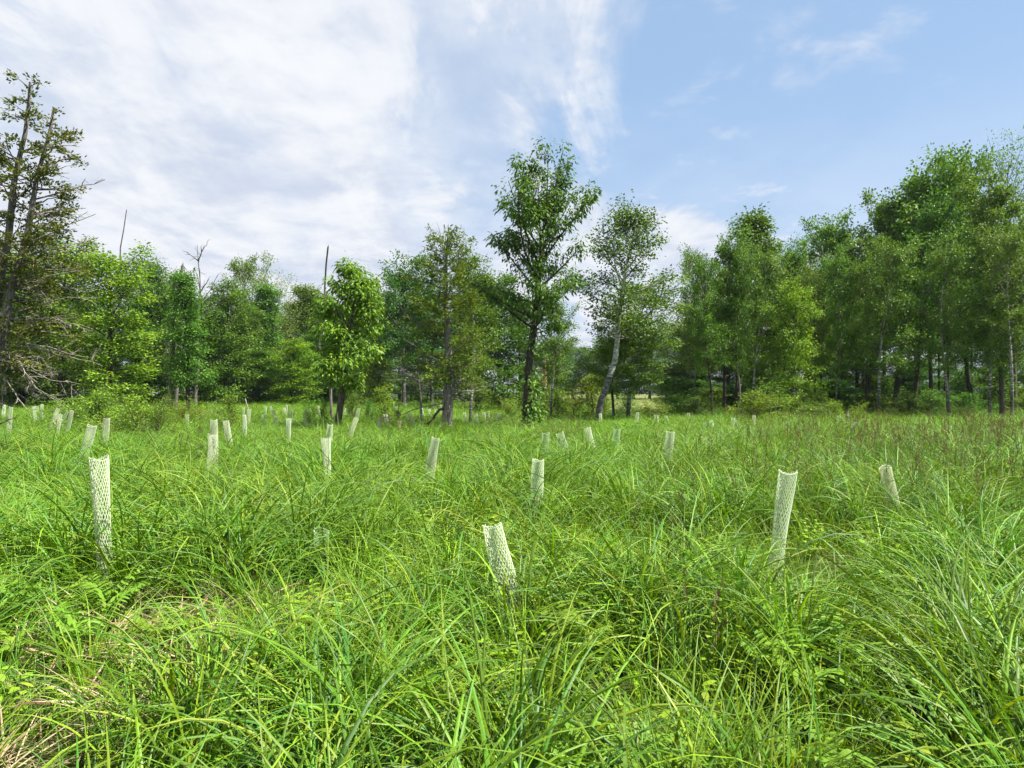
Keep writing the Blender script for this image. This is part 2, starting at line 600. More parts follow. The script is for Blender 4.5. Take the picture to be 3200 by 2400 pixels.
for v in range(2):
    proto('maple%d' % v, 12, 6.2, M_BARKD, M_LEAF, seed=21 + v, r0=0.17, cb=0.06, env=lob, nb=56, top=0.92, elev=(8, 58), curv=0.1, clump=0.45, nsub=8, ncl=3, nleaf=12, sig=(0.27, 0.13), leaf=(0.19, 0.13), droop=0.3, upn=0.8, flat=0.15, br=0.3)
    proto('ash%d' % v, 12, 5.0, M_BARKD, M_LEAF, seed=31 + v, r0=0.16, cb=0.14, env=slim if v else lob, nb=46, top=0.9, elev=(25, 68), curv=0.1, clump=0.4, nsub=7, ncl=3, nleaf=12, sig=(0.22, 0.15), leaf=(0.19, 0.105), droop=0.45, upn=0.7, br=0.3)
    proto('aspen%d' % v, 12, 5.2, M_ASPEN, M_LEAF, seed=41 + v, r0=0.13, cb=0.31 - 0.05 * v, env=lob, nb=48, top=0.92, elev=(12, 62), curv=0.12, nsub=8, ncl=3, nleaf=14, sig=(0.17, 0.12), leaf=(0.15, 0.12), droop=0.3, upn=0.5, fill=0.75, wander=0.55, br=0.22, clump=0.4)
    proto('poplar%d' % v, 12, 4.6, M_ASPEN, M_LEAF, seed=51 + v, r0=0.18, cb=0.33, env=lob, nb=48, top=0.92, elev=(5, 62), curv=0.12, nsub=8, ncl=3, nleaf=13, sig=(0.18, 0.12), leaf=(0.18, 0.135), droop=0.3, upn=0.6, br=0.28, clump=0.45)
    proto('airy%d' % v, 12, 5.2, M_ASPEN, M_LEAF, seed=61 + v, r0=0.14, cb=0.42, env=wide, nb=26, elev=(28, 62), curv=0.12, nsub=6, ncl=2, nleaf=11, sig=(0.30, 0.16), leaf=(0.13, 0.10), droop=0.25, upn=0.5, fill=0.75, wander=0.35)
    proto('sapling%d' % v, 3, 1.9, M_BARK, M_LEAF, seed=71 + v, r0=0.03, cb=0.08, env=lambda q: 0.2 + 0.7 * math.sin(math.pi * min(1, 0.15 + 0.8 * q)), nb=26, elev=(15, 60), curv=0.1, nsub=4, ncl=3, nleaf=7, sig=(0.16, 0.08), leaf=(0.13, 0.085), droop=0.25, upn=0.9)
    proto('bush%d' % v, 1.5, 2.2, M_BARK, M_LEAF, seed=81 + v, r0=0.02, cb=0.02, env=lambda q: 0.45 + 0.8 * math.sin(math.pi * min(1, 0.3 + 0.5 * q)), nb=26, elev=(22, 82), curv=0.05, nsub=6, ncl=3, nleaf=7, sig=(0.10, 0.07), leaf=(0.085, 0.055), droop=0.05, upn=0.7, clump=0.6, fill=0.8)


def put(key, x, d, top, wpx, label, col=(1, 1, 1), name='leafy_tree', cat='tree', group=None, barkm=None, rz=None):
    """plant a tree of the kind KEY d metres away; its crown tops out at the photo row TOP and is WPX photo pixels wide"""
    if key + '0' in PROTO:
        key += str(random.randrange(2))
    p = PROTO[key]
    X = gx(x, d)
    Z = float(gz(X, d))
    H = EYE + (HY - top) / F * d - Z
    sc = H / p['H']
    sw = wpx / F * d / p['width']
    rz = random.uniform(0, 6.28) if rz is None else rz
    if p['root'] is None:
        kw = dict(p['kw'])
        g = gen_tree(H=p['H'] * 1.0, **kw)
        vv = np.concatenate(g['crown'].v)
        sc *= p['H'] / np.percentile(vv[:, 2], 99.7)
        sw *= p['width'] / (2 * np.percentile(np.abs(vv[:, 0]), 98.5))
        p['width'] = 2 * np.percentile(np.abs(vv[:, 0]), 98.5)
        p['H'] = np.percentile(vv[:, 2], 99.7)
        r = make_tree(name, g, (X, d, Z), p['barkm'], p['leafm'], label, cat, group, col=col)
        r.rotation_euler = (0, 0, rz)
        r.scale = (sw, sw, sc)
        p['root'] = r
        if barkm is not None:
            for c in kids(r):
                if c.name.startswith('trunk'):
                    c.material_slots[0].link = 'OBJECT'
                    c.material_slots[0].material = barkm
        return r
    tl = (0.05 if key[:3] in ('asp', 'pop', 'air') else 0.02)
    n = copy_thing(p['root'], (X, d, Z), rz, (sw, sw, sc), label, col, group, cat, barkm or p['barkm'])
    n.rotation_euler = (random.gauss(0, tl), random.gauss(0, tl), rz)
    n.name = name
    return n


# ------------------------------------------------------------------ ground
def build_ground():
    m, t, out = new_mat('meadow_soil')
    g = t.new('ShaderNodeNewGeometry')
    n1 = t.noise(g.outputs['Position'], 1.3, 6, 0.6)
    n2 = t.noise(g.outputs['Position'], 14.0, 5, 0.7)
    n3 = t.noise(g.outputs['Position'], 0.06, 3, 0.5)
    c = t.ramp(n2, [(0.3, (0.022, 0.03, 0.008)), (0.55, (0.05, 0.06, 0.016)), (0.75, (0.10, 0.085, 0.04))])
    c = t.mix(t.smooth(n1, 0.4, 0.65, 0, 0.5), c, (0.045, 0.085, 0.014, 1))
    sp = t.new('ShaderNodeSeparateXYZ')
    t.l.new(g.outputs['Position'], sp.inputs[0])
    far = t.smooth(sp.outputs[1], 58.0, 75.0)
    farr = t.math('MULTIPLY', far, t.smooth(sp.outputs[0], 2.0, 14.0))
    dry = t.ramp(n3, [(0.35, (0.10, 0.14, 0.03)), (0.65, (0.17, 0.17, 0.06))])
    c = t.mix(farr, c, dry)
    p = t.new('ShaderNodeBsdfPrincipled')
    t.put(p.inputs['Base Color'], c)
    p.inputs['Roughness'].default_value = 0.95
    p.inputs['Specular IOR Level'].default_value = 0.1
    b = t.new('ShaderNodeBump')
    b.inputs['Strength'].default_value = 0.8
    b.inputs['Distance'].default_value = 0.05
    t.put(b.inputs['Height'], n2)
    t.l.new(b.outputs[0], p.inputs['Normal'])
    t.l.new(p.outputs[0], out.inputs[0])
    ax = np.concatenate([[-450, -250, -150, -100], np.linspace(-70, 70, 141), [100, 150, 250, 450]])
    ay = np.concatenate([[-150, -60, -20], np.linspace(-8, 100, 109), [130, 180, 260, 420, 600]])
    gx_, gy_ = np.meshgrid(ax, ay, indexing='ij')
    v = np.stack([gx_, gy_, gz(gx_, gy_)], -1).reshape(-1, 3)
    ny = len(ay)
    i, j = np.meshgrid(np.arange(len(ax) - 1), np.arange(ny - 1), indexing='ij')
    f = np.stack([i * ny + j, (i + 1) * ny + j, (i + 1) * ny + j + 1, i * ny + j + 1], -1).reshape(-1, 4)
    mb = MB()
    mb.add(v, f)
    o = mb.build('ground', m)
    o['kind'] = 'structure'
    o['label'] = 'meadow ground under the long grass'


build_ground()


# ------------------------------------------------------------------ woods, by kind and place
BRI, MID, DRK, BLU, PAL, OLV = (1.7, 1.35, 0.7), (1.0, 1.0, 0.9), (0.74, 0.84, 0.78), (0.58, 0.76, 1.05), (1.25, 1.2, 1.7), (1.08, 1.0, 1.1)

LAND = [(40, 'the two trunk cedar'), (345, 'the broad yellow green maple'), (545, 'the broken dead trunk'), (640, 'the leafless forked treetop'), (742, 'the pale feathery treetop'),
        (885, 'the brownish crown on a pale trunk'), (1045, 'the bright leaning tree'), (1262, 'the tall dark poplar'), (1395, 'the meadow cedar'), (1650, 'the tallest meadow tree'),
        (1900, 'the leaning birch'), (2165, 'the left end of the right wood'), (2300, 'the bare twig above the right wood'), (2380, 'the tallest peaked treetop'), (2482, 'the young yellow green tree'), (2560, 'the dip in the right wood'),
        (2645, 'the grey stump'), (2746, 'the patchy white aspen'), (2792, 'the first high crest'), (2952, 'the second high crest'), (3094, 'the leaning white birch'), (3132, 'the thickest trunk'), (3190, 'the highest open crown')]


def near(x):
    a, t = min(LAND, key=lambda l: abs(l[0] - x))
    return ('left of ' if x < a - 8 else 'right of ' if x > a + 8 else 'behind ') + t


LEFT = [
    ('maple', 345, 51, 765, 300, BRI, 'broad yellow green maple with tiered sunlit foliage left of the broken snag'),
    ('maple', 190, 56, 730, 260, MID, 'green tree just right of the two trunk cedar, taller than the yellow maple'),
    ('maple', 70, 60, 790, 250, MID, 'green leafy tree seen through the lower boughs of the two trunk cedar'),
    ('maple', -70, 54, 740, 280, MID, 'green leafy tree cut off by the photo edge behind the cedar'),
    ('ash', 452, 66, 800, 170, DRK, 'dark green tree rising behind the yellow maple, under the thin bare pole'),
    ('ash', 515, 68, 835, 150, MID, 'mid green tree crowning just left of the broken snag'),
    ('ash', 588, 46, 850, 130, MID, 'green tree whose leaves wrap the top of the broken snag'),
    ('maple', 625, 60, 920, 190, MID, 'full green tree below the leafless branching treetop'),
    ('maple', 705, 62, 885, 200, MID, 'wide dark green tree in front of the pale feathery crown'),
    ('aspen', 742, 86, 785, 190, PAL, 'pale feathery treetop standing above the left wood'),
    ('maple', 770, 68, 975, 150, DRK, 'dark green tree between the pale treetop and the bare pale trunk'),
    ('airy', 885, 80, 850, 170, (1.6, 1.15, 1.5), 'brownish green round crown on a bare pale trunk'),
    ('maple', 910, 64, 1062, 170, BRI, 'small bright green tree in front of the bare pale trunk'),
    ('ash', 825, 74, 895, 130, MID, 'slim green tree left of the brownish round crown'),
    ('ash', 962, 84, 895, 130, OLV, 'yellowish slim treetop right of the brownish round crown'),
    ('ash', 1015, 86, 925, 130, MID, 'slim green treetop at the foot of the tall bare pole'),
    ('maple', 810, 66, 1085, 180, DRK, 'low dark bushy tree at the wood edge left of the small bright tree'),
    ('maple', 1000, 76, 1030, 160, DRK, 'low dark tree right of the small bright tree'),
    ('maple', 1120, 80, 950, 170, DRK, 'dark tree directly behind the bright leaning meadow tree'),
    ('poplar', 1262, 62, 785, 200, BLU, 'tall dark blue green poplar behind the meadow cedar'),
    ('poplar', 1185, 72, 900, 140, BLU, 'shorter dark poplar between the bright leaning tree and the tall dark poplar'),
    ('poplar', 1350, 68, 860, 160, BLU, 'dark poplar half hidden by the left side of the meadow cedar'),
    ('sapling', 1175, 62, 1115, 150, BRI, 'bright understorey tree right of the leaning meadow tree'),
    ('sapling', 1100, 66, 1165, 120, MID, 'low understorey tree behind the trunk of the bright leaning tree'),
]
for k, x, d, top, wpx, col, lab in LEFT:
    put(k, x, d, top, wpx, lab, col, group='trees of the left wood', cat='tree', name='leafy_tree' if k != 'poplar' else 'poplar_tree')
r_ = random.Random(3)
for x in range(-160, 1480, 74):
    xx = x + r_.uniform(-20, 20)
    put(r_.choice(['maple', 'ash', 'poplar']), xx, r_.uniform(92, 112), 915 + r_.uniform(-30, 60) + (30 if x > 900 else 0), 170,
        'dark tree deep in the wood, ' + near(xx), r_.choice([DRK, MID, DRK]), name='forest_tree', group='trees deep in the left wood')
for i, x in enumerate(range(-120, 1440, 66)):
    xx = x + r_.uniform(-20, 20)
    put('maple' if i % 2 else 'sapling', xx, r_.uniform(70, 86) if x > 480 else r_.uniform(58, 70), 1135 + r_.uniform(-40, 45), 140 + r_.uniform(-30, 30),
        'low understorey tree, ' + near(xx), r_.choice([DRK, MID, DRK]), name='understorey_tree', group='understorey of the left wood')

CENTRE = [
    ('aspen', 1470, 31, 762, 230, MID, 'slender aspen close behind the meadow cedar, its trunk right of the cedar trunk', M_BIRCH),
    ('maple', 1560, 54, 850, 220, DRK, 'dark rounded tree between the meadow cedar and the tallest meadow tree', None),
    ('maple', 1490, 58, 840, 200, MID, 'green tree filling the gap behind the meadow cedar', None),
    ('ash', 1625, 58, 935, 140, DRK, 'dark tree hidden behind the trunk of the tallest meadow tree', None),
    ('aspen', 1722, 36, 925, 190, MID, 'small aspen tucked behind the right of the tallest meadow tree', M_BIRCH),
    ('aspen', 1918, 34.5, 960, 230, MID, 'aspen with a straight dark trunk beside the leaning birch', M_BARKD),
    ('aspen', 1962, 35, 865, 330, MID, 'aspen with a banded trunk, rightmost of the meadow trees', M_BIRCH),
    ('sapling', 1855, 38, 1165, 110, BRI, 'bright yellow green sapling left of the foot of the leaning birch', None),
    ('maple', 1700, 62, 1060, 150, MID, 'low tree behind the peeled tan trunk', None),
]
for k, x, d, top, wpx, col, lab, bk in CENTRE:
    put(k, x, d, top, wpx, lab, col, barkm=bk, name='aspen_tree' if k == 'aspen' else 'leafy_tree', group='trees in the middle of the meadow')

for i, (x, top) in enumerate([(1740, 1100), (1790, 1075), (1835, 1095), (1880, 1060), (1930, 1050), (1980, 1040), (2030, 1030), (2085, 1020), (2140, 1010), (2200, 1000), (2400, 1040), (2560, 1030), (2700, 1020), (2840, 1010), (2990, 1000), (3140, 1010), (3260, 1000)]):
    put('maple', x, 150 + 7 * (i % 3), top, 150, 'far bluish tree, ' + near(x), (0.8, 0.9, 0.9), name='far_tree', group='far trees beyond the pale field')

RIGHT = [
    ('aspen', 2165, 43, 770, 150, OLV, 'aspen at the left end of the right wood', M_ASPEN),
    ('aspen', 2226, 40, 790, 160, MID, 'second aspen from the left end of the right wood', M_BARKD),
    ('poplar', 2262, 42, 720, 170, MID, 'full green poplar under the bare twig sticking up from the right wood', M_BARKD),
    ('aspen', 2300, 41, 760, 160, MID, 'dark stemmed aspen left of the forked birch', M_BARKD),
    ('aspen', 2351, 37.5, 765, 190, OLV, 'forked birch with a white upper trunk behind the bright bush', M_BIRCH),
    ('ash', 2378, 46, 655, 190, MID, 'tallest peaked treetop of the left half of the right wood', M_BARKD),
    ('poplar', 2440, 47, 735, 150, MID, 'green poplar right of the tallest peaked treetop', M_BARKD),
    ('airy', 2528, 52, 725, 150, PAL, 'thin pale see through treetop beside the dip in the right wood', M_ASPEN),
    ('maple', 2482, 36, 885, 160, BRI, 'bright yellow green young tree on a thin grey stem behind the bush', M_ASPEN),
    ('aspen', 2546, 40, 830, 150, MID, 'aspen with a straight black trunk below the dip in the right wood', M_BARKD),
    ('aspen', 2578, 44, 800, 160, MID, 'slim aspen standing in the dip of the right wood', M_BARKD),
    ('aspen', 2606, 38.5, 770, 170, MID, 'aspen on a grey trunk that leans right above the stump', M_ASPEN),
    ('poplar', 2640, 48, 650, 240, MID, 'poplar with branches reaching left over the dip in the right wood', M_BARKD),
    ('poplar', 2700, 47, 575, 260, MID, 'big poplar, left shoulder of the tall right wood', M_BARKD),
    ('aspen', 2711, 38, 800, 160, OLV, 'aspen on a stout black trunk right of the stump', M_BARKD),
    ('aspen', 2746, 36.5, 740, 230, OLV, 'aspen with a patchy white trunk and a crooked side branch', M_BIRCH),
    ('poplar', 2792, 46, 500, 290, MID, 'tall rounded poplar, first high crest of the right wood', M_BARKD),
    ('poplar', 2854, 41, 600, 210, DRK, 'dark trunked poplar between the two high crests of the right wood', M_BARKD),
    ('poplar', 2911, 44, 560, 200, MID, 'thick leaning poplar in the shade of the right wood', M_BARKD),
    ('poplar', 2952, 50, 495, 260, MID, 'tall poplar, second high crest of the right wood', M_BARKD),
    ('aspen', 2964, 36, 745, 240, OLV, 'aspen with a slim mottled trunk at the edge of the right meadow', M_BIRCH),
    ('poplar', 3043, 43, 485, 220, MID, 'tall twin stemmed poplar left of the thickest trunk', M_BARKD),
    ('aspen', 3094, 35.5, 720, 220, OLV, 'leaning white birch just left of the thickest trunk', M_BIRCH),
    ('poplar', 3132, 37, 520, 250, MID, 'poplar on the thickest trunk of the right wood', M_BARK),
    ('aspen', 3160, 34.5, 700, 230, OLV, 'rightmost leaning birch with black scars', M_BIRCH),
    ('airy', 3172, 45, 385, 240, PAL, 'highest open crown at the right edge of the photo', M_BARK),
    ('aspen', 3255, 36, 640, 240, OLV, 'aspen cut off by the right edge of the photo', M_ASPEN),
]
for k, x, d, top, wpx, col, lab, bk in RIGHT:
    n = put(k, x, d, top, wpx, lab, col, barkm=bk, name={'aspen': 'aspen_tree', 'poplar': 'poplar_tree'}.get(k, 'leafy_tree'), group='trees of the right wood')
for x in range(2190, 3420, 84):
    xx = x + r_.uniform(-20, 20)
    put(r_.choice(['poplar', 'aspen', 'poplar']), xx, r_.uniform(50, 64), float(np.interp(x, [2150, 2380, 2560, 2800, 3200], [850, 760, 880, 640, 600])) + r_.uniform(-20, 90), 170,
        'tree behind the front row, ' + near(xx), r_.choice([DRK, MID, MID]), name='forest_tree', group='trees behind the front row of the right wood', barkm=M_BARKD)
for i, x in enumerate(range(2130, 3360, 58)):
    d = r_.uniform(41, 52)
    xx = x + r_.uniform(-20, 20)
    put('sapling', xx, d, 1185 + r_.uniform(-50, 45), 130 + r_.uniform(-20, 40),
        'low sapling in the shade, ' + near(xx), r_.choice([DRK, MID, DRK]), name='understorey_sapling', group='understorey of the right wood')


for i, x in enumerate(range(2120, 3400, 70)):
    xx = x + r_.uniform(-20, 20)
    put('maple', xx, r_.uniform(52, 62), 1140 + r_.uniform(-40, 60), 150 + r_.uniform(-20, 40),
        'low spreading tree in the dim wood, ' + near(xx), r_.choice([DRK, DRK, MID]), name='understorey_tree', group='understorey of the right wood')


# ------------------------------------------------------------------ bushes
BUSH = [
    (310, 25, 1245, 200, (1.5, 1.2, 0.9), 'low yellow green bush beside the taller mesh tube on the left'),
    (410, 24, 1258, 230, (1.5, 1.15, 0.9), 'spreading olive bush in the middle of the left bush clump'),
    (492, 21.5, 1243, 140, (0.9, 0.9, 0.7), 'dark round bush at the right end of the left bush clump'),
    (235, 30, 1258, 200, (1.4, 1.2, 0.9), 'low bush at the left end of the left bush clump'),
    (330, 29, 1228, 120, MID, 'upright leafy shrub standing out of the left bush clump'),
    (570, 30, 1262, 160, (1.4, 1.1, 1.0), 'thin reddish tipped shrub right of the dark round bush'),
    (710, 24, 1250, 110, (1.4, 1.1, 1.1), 'sparse shrub just left of the leaning dead stick'),
    (965, 27, 1268, 70, OLV, 'small shrub right of the straight lone mesh tube'),
    (1015, 28, 1275, 60, MID, 'small shrub close left of the bright leaning tree'),
    (1110, 33, 1245, 90, OLV, 'arching shrub just right of the foot of the bright leaning tree'),
    (1160, 31, 1270, 60, DRK, 'small dark shrub left of the little pointed sapling'),
    (1245, 32, 1270, 50, DRK, 'small dark shrub right of the little pointed sapling'),
    (1590, 38, 1262, 120, BRI, 'yellow green bush left of the tallest tree trunk'),
    (1530, 52, 1225, 130, MID, 'mid green bush behind the dead curved branch'),
    (1740, 37, 1240, 150, (1.5, 1.2, 0.8), 'bushy thicket right of the ivy covered trunk'),
    (1800, 38, 1222, 150, (1.5, 1.2, 0.8), 'yellow green thicket left of the leaning birch'),
    (1700, 40, 1225, 130, OLV, 'bush at the foot of the peeled tan trunk'),
    (1890, 40, 1235, 130, (1.4, 1.2, 0.8), 'yellow green thicket behind the leaning birch'),
    (1950, 39, 1248, 120, MID, 'bush behind the dark straight aspen trunk'),
    (2020, 37, 1260, 130, (1.4, 1.2, 0.8), 'low yellow bush right of the banded aspen trunk'),
    (2100, 40, 1255, 140, MID, 'low bush at the left foot of the right wood'),
    (2180, 39, 1262, 130, DRK, 'dark low bush under the first aspens of the right wood'),
    (2370, 33, 1242, 170, (1.5, 1.25, 0.8), 'low yellow green bush in front of the bright big bush'),
    (2440, 34.5, 1205, 200, (1.25, 1.15, 0.9), 'bright big bush at the edge of the right wood'),
    (2530, 35, 1235, 150, MID, 'green bush right of the bright big bush'),
    (2600, 31, 1278, 100, (1.5, 1.2, 0.8), 'yellow leafed weedy plant left of the stump'),
    (2685, 30, 1275, 90, BRI, 'bright tuft of leaves just right of the stump'),
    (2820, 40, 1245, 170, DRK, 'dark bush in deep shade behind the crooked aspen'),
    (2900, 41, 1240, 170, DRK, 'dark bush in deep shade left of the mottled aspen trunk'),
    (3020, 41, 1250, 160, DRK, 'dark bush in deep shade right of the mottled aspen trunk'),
    (3210, 42, 1255, 160, MID, 'green bush at the right edge below the birches'),
]
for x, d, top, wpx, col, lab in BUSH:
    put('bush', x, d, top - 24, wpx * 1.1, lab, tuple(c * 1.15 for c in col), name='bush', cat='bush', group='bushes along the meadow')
put('sapling', 1205, 30, 1212, 75, 'little pointed sapling standing alone before the dark wood', BRI, name='sapling', cat='sapling')
put('sapling', 1500, 44, 1180, 90, 'sapling under the right side of the meadow cedar', MID, name='sapling', cat='sapling')


# ------------------------------------------------------------------ the separate trees of the meadow
def hero_big():
    d = 26.5
    X = gx(1650, d)
    H = EYE + (HY - 470) / F * d
    sx = d / F
    g = gen_tree(seed=7, H=H, r0=0.18, cb=0.41, env=lambda q: 0.9 + 1.75 * math.sin(math.pi * min(1, 0.22 + 0.62 * q)), nb=38, elev=(22, 74), curv=0.22,
                 path=[(0, 0, 0), (0.3, 0.02, 0), (0.5, 0.25, 0.1), (0.7, 0.5, 0.1), (1, 0.75, 0)], nsub=9, sublen=(0.16, 0.34), ncl=3, nleaf=17,
                 sig=(0.125, 0.125), leaf=(0.135, 0.064), droop=0.8, upn=0.7, six=True, fill=0.72, sides=12, top=0.93, clump=0.3)
    t = make_tree('tall_tree', g, (X, d, float(gz(X, d))), M_BARKD, M_LEAF, 'tallest tree alone in the meadow, dark trunk and open drooping green leaves', limbs=16, col=(0.66, 0.82, 0.6))
    fit(t, g, H)
    # leafy growth along the trunk
    r = np.random.default_rng(70)
    mb = MB()
    tw = MB()
    TP, TR, zz = g['TP'], g['TR'], g['TP'][:, 2]
    n = 95
    h = np.concatenate([r.uniform(0.45, 2.6, 60), r.uniform(2.6, 6.0, 35)])
    az = r.uniform(0, 6.28, n)
    az[:60] = r.normal(-0.3, 1.0, 60)
    p = np.stack([np.interp(h, zz, TP[:, 0]), np.interp(h, zz, TP[:, 1]), h], 1)
    ln = r.uniform(0.15, 0.5, n)
    dr = np.stack([np.cos(az), np.sin(az), r.uniform(-0.1, 0.5, n)], 1)
    q = p + dr * ln[:, None]
    s = np.linspace(0, 1, 3)
    tubes(tw, p[:, None] + (q - p)[:, None] * s[None, :, None], np.full((n, 3), 0.006), 3)
    ci = np.repeat(np.arange(n), 12)
    off = r.normal(size=(len(ci), 3)) * 0.11
    leaves6(mb, q[ci] + off, off + np.array([0, 0, -0.10]), np.array([0, 0, 0.7]) + r.normal(size=(len(ci), 3)) * 0.4, r.uniform(0.10, 0.18, len(ci)), r.uniform(0.05, 0.09, len(ci)), np.clip(r.normal(0.5, 0.2, len(ci)), 0.01, 0.99))
    o = mb.build('trunk_foliage', M_LEAF, t, smooth=False)
    o['kind'] = 'stuff'
    o['label'] = 'leafy shoots clothing the trunk'
    tw.build('shoot', M_BARKD, t)


def hero_bright():
    d = 28.0
    X = gx(1057, d)
    H = EYE + (HY - 820) / F * d
    g = gen_tree(seed=15, H=H, r0=0.14, cb=0.25, env=lambda q: 0.45 + 1.0 * math.sin(math.pi * min(1, 0.25 + 0.65 * q)), nb=34, elev=(10, 65), curv=0.05,
                 path=[(0, 0, 0), (0.2, 0.12, 0), (0.5, 0.2, 0), (0.75, 0.55, 0), (1, 0.9, 0)], nsub=7, sublen=(0.3, 0.5), ncl=3, nleaf=20,
                 sig=(0.14, 0.12), leaf=(0.145, 0.062), droop=0.7, upn=0.8, six=True, fill=0.85, sides=10, clump=0.4)
    t = make_tree('bright_tree', g, (X, d, float(gz(X, d))), M_BARK, M_LEAF, 'bright yellow green tree with hanging leaves and a slightly leaning trunk', limbs=10, col=(1.35, 1.2, 0.75))
    fit(t, g, H)


def bare_branches(r, starts, dirs, lens, rad, droop=0.25, nsub=5, twigs=4, up=0.0):
    """list of (mesh builder) of leafless branches, one each"""
    out = []
    for p0, dv, L, ra in zip(starts, dirs, lens, rad):
        mb = MB()
        s = np.linspace(0, 1, 9)
        wig = r.normal(0, 0.05, (9, 3)).cumsum(0) * 0.5
        P = np.array(p0)[None] + np.array(dv)[None] * (L * s)[:, None] + wig * L * s[:, None]
        P[:, 2] += (-droop * s ** 2 + up * s ** 3) * L
        tubes(mb, P, ra * (1 - 0.85 * s) + 0.003, 5)
        for _ in range(nsub):
            si = r.uniform(0.25, 0.95)
            i = int(si * 8)
            b0 = P[i]
            tn = unit(P[min(i + 1, 8)] - P[max(i - 1, 0)])
            sd = unit(tn * 0.7 + r.normal(size=3) * 0.6)
            l2 = L * r.uniform(0.2, 0.45) * (1.1 - 0.6 * si)
            s2 = np.linspace(0, 1, 6)
            Q = b0[None] + sd[None] * (l2 * s2)[:, None] + r.normal(0, 0.03, (6, 3)).cumsum(0) * l2 * s2[:, None]
            Q[:, 2] += -droop * 0.6 * l2 * s2 ** 2
            tubes(mb, Q, ra * 0.4 * (1 - 0.8 * s2) + 0.002, 4)
            if twigs:
                st = r.uniform(0.3, 1, twigs)
                k = (st * 4.99).astype(int)
                b = Q[k]
                td = unit(sd[None] * 0.6 + r.normal(size=(twigs, 3)) * 0.7)
                tl = l2 * r.uniform(0.2, 0.5, twigs)
                s3 = np.linspace(0, 1, 3)
                tubes(mb, b[:, None] + td[:, None] * (tl[:, None] * s3[None])[..., None], np.broadcast_to(0.004 * (1 - 0.6 * s3)[None], (twigs, 3)), 3)
        out.append(mb)
    return out


def cedar_foliage(mb, r, C, D, n, size, lw=(0.10, 0.022)):
    """flat fan sprays at points C, spreading along D"""
    m = len(C)
    ci = np.repeat(np.arange(m), n)
    D = unit(D)
    Sd = unit(np.cross(D, np.array([0, 0, 1.0])) + 1e-6)
    a = r.uniform(-1, 1, m * n)
    b = r.uniform(0, 1, m * n)
    P = C[ci] + D[ci] * (b * size)[:, None] + Sd[ci] * (a * size * 0.5 * (0.3 + b))[:, None] + r.normal(size=(m * n, 3)) * size * 0.13
    P[:, 2] -= 0.25 * size * b ** 2
    LD = D[ci] * 0.7 + Sd[ci] * (a * 0.7)[:, None] + r.normal(size=(m * n, 3)) * 0.35
    LN = np.array([0, 0, 0.6]) + r.normal(size=(m * n, 3)) * 0.6
    ct = r.normal(0, 0.17, m)[ci]
    sc = r.uniform(0.7, 1.4, m * n)
    leaves(mb, P, LD, LN, lw[0] * sc, lw[1] * sc * 1.6, np.clip(0.5 + ct + r.normal(0, 0.15, m * n), 0.01, 0.99), fold=0.05)


def cedar_branches(r, TP, TR, zs, az, L, elev, limb_mb, fol, nfan=7, nspr=12, size=0.32, droop=0.12, leafy=0.25, lw=(0.10, 0.022)):
    for z, a, l, e in zip(zs, az, L, elev):
        p0 = np.array([np.interp(z, TP[:, 2], TP[:, i]) for i in range(3)])
        dv = np.array([math.cos(a) * math.cos(e), math.sin(a) * math.cos(e), math.sin(e)])
        s = np.linspace(0, 1, 7)
        P = p0[None] + dv[None] * (l * s)[:, None] + r.normal(0, 0.03, (7, 3)).cumsum(0) * l
        P[:, 2] += l * (-droop * s + droop * 1.3 * s ** 2)
        tubes(limb_mb, P, (0.008 + 0.012 * l) * (1 - 0.85 * s) + 0.003, 5)
        k = max(2, int(nfan * l))
        st = r.uniform(leafy, 1.02, k)
        ii = np.minimum((st * 6).astype(int), 5)
        fr = (st * 6 - ii)[:, None]
        C = P[ii] * (1 - fr) + P[ii + 1] * fr
        side = np.stack([-math.sin(a) * np.ones(k), math.cos(a) * np.ones(k), np.zeros(k)], 1) * r.uniform(-1, 1, k)[:, None]
        D = dv[None] * 0.6 + side + np.array([0, 0, 1.0]) * r.uniform(-0.35, 0.5, k)[:, None]
        D = unit(D)
        st2 = C + D * (0.25 * l * r.uniform(0.1, 0.8, k))[:, None]
        s3 = np.linspace(0, 1, 3)
        tubes(limb_mb, C[:, None] + (st2 - C)[:, None] * s3[None, :, None], np.full((k, 3), 0.004), 3)
        cedar_foliage(fol, r, st2, D, nspr, size, lw)


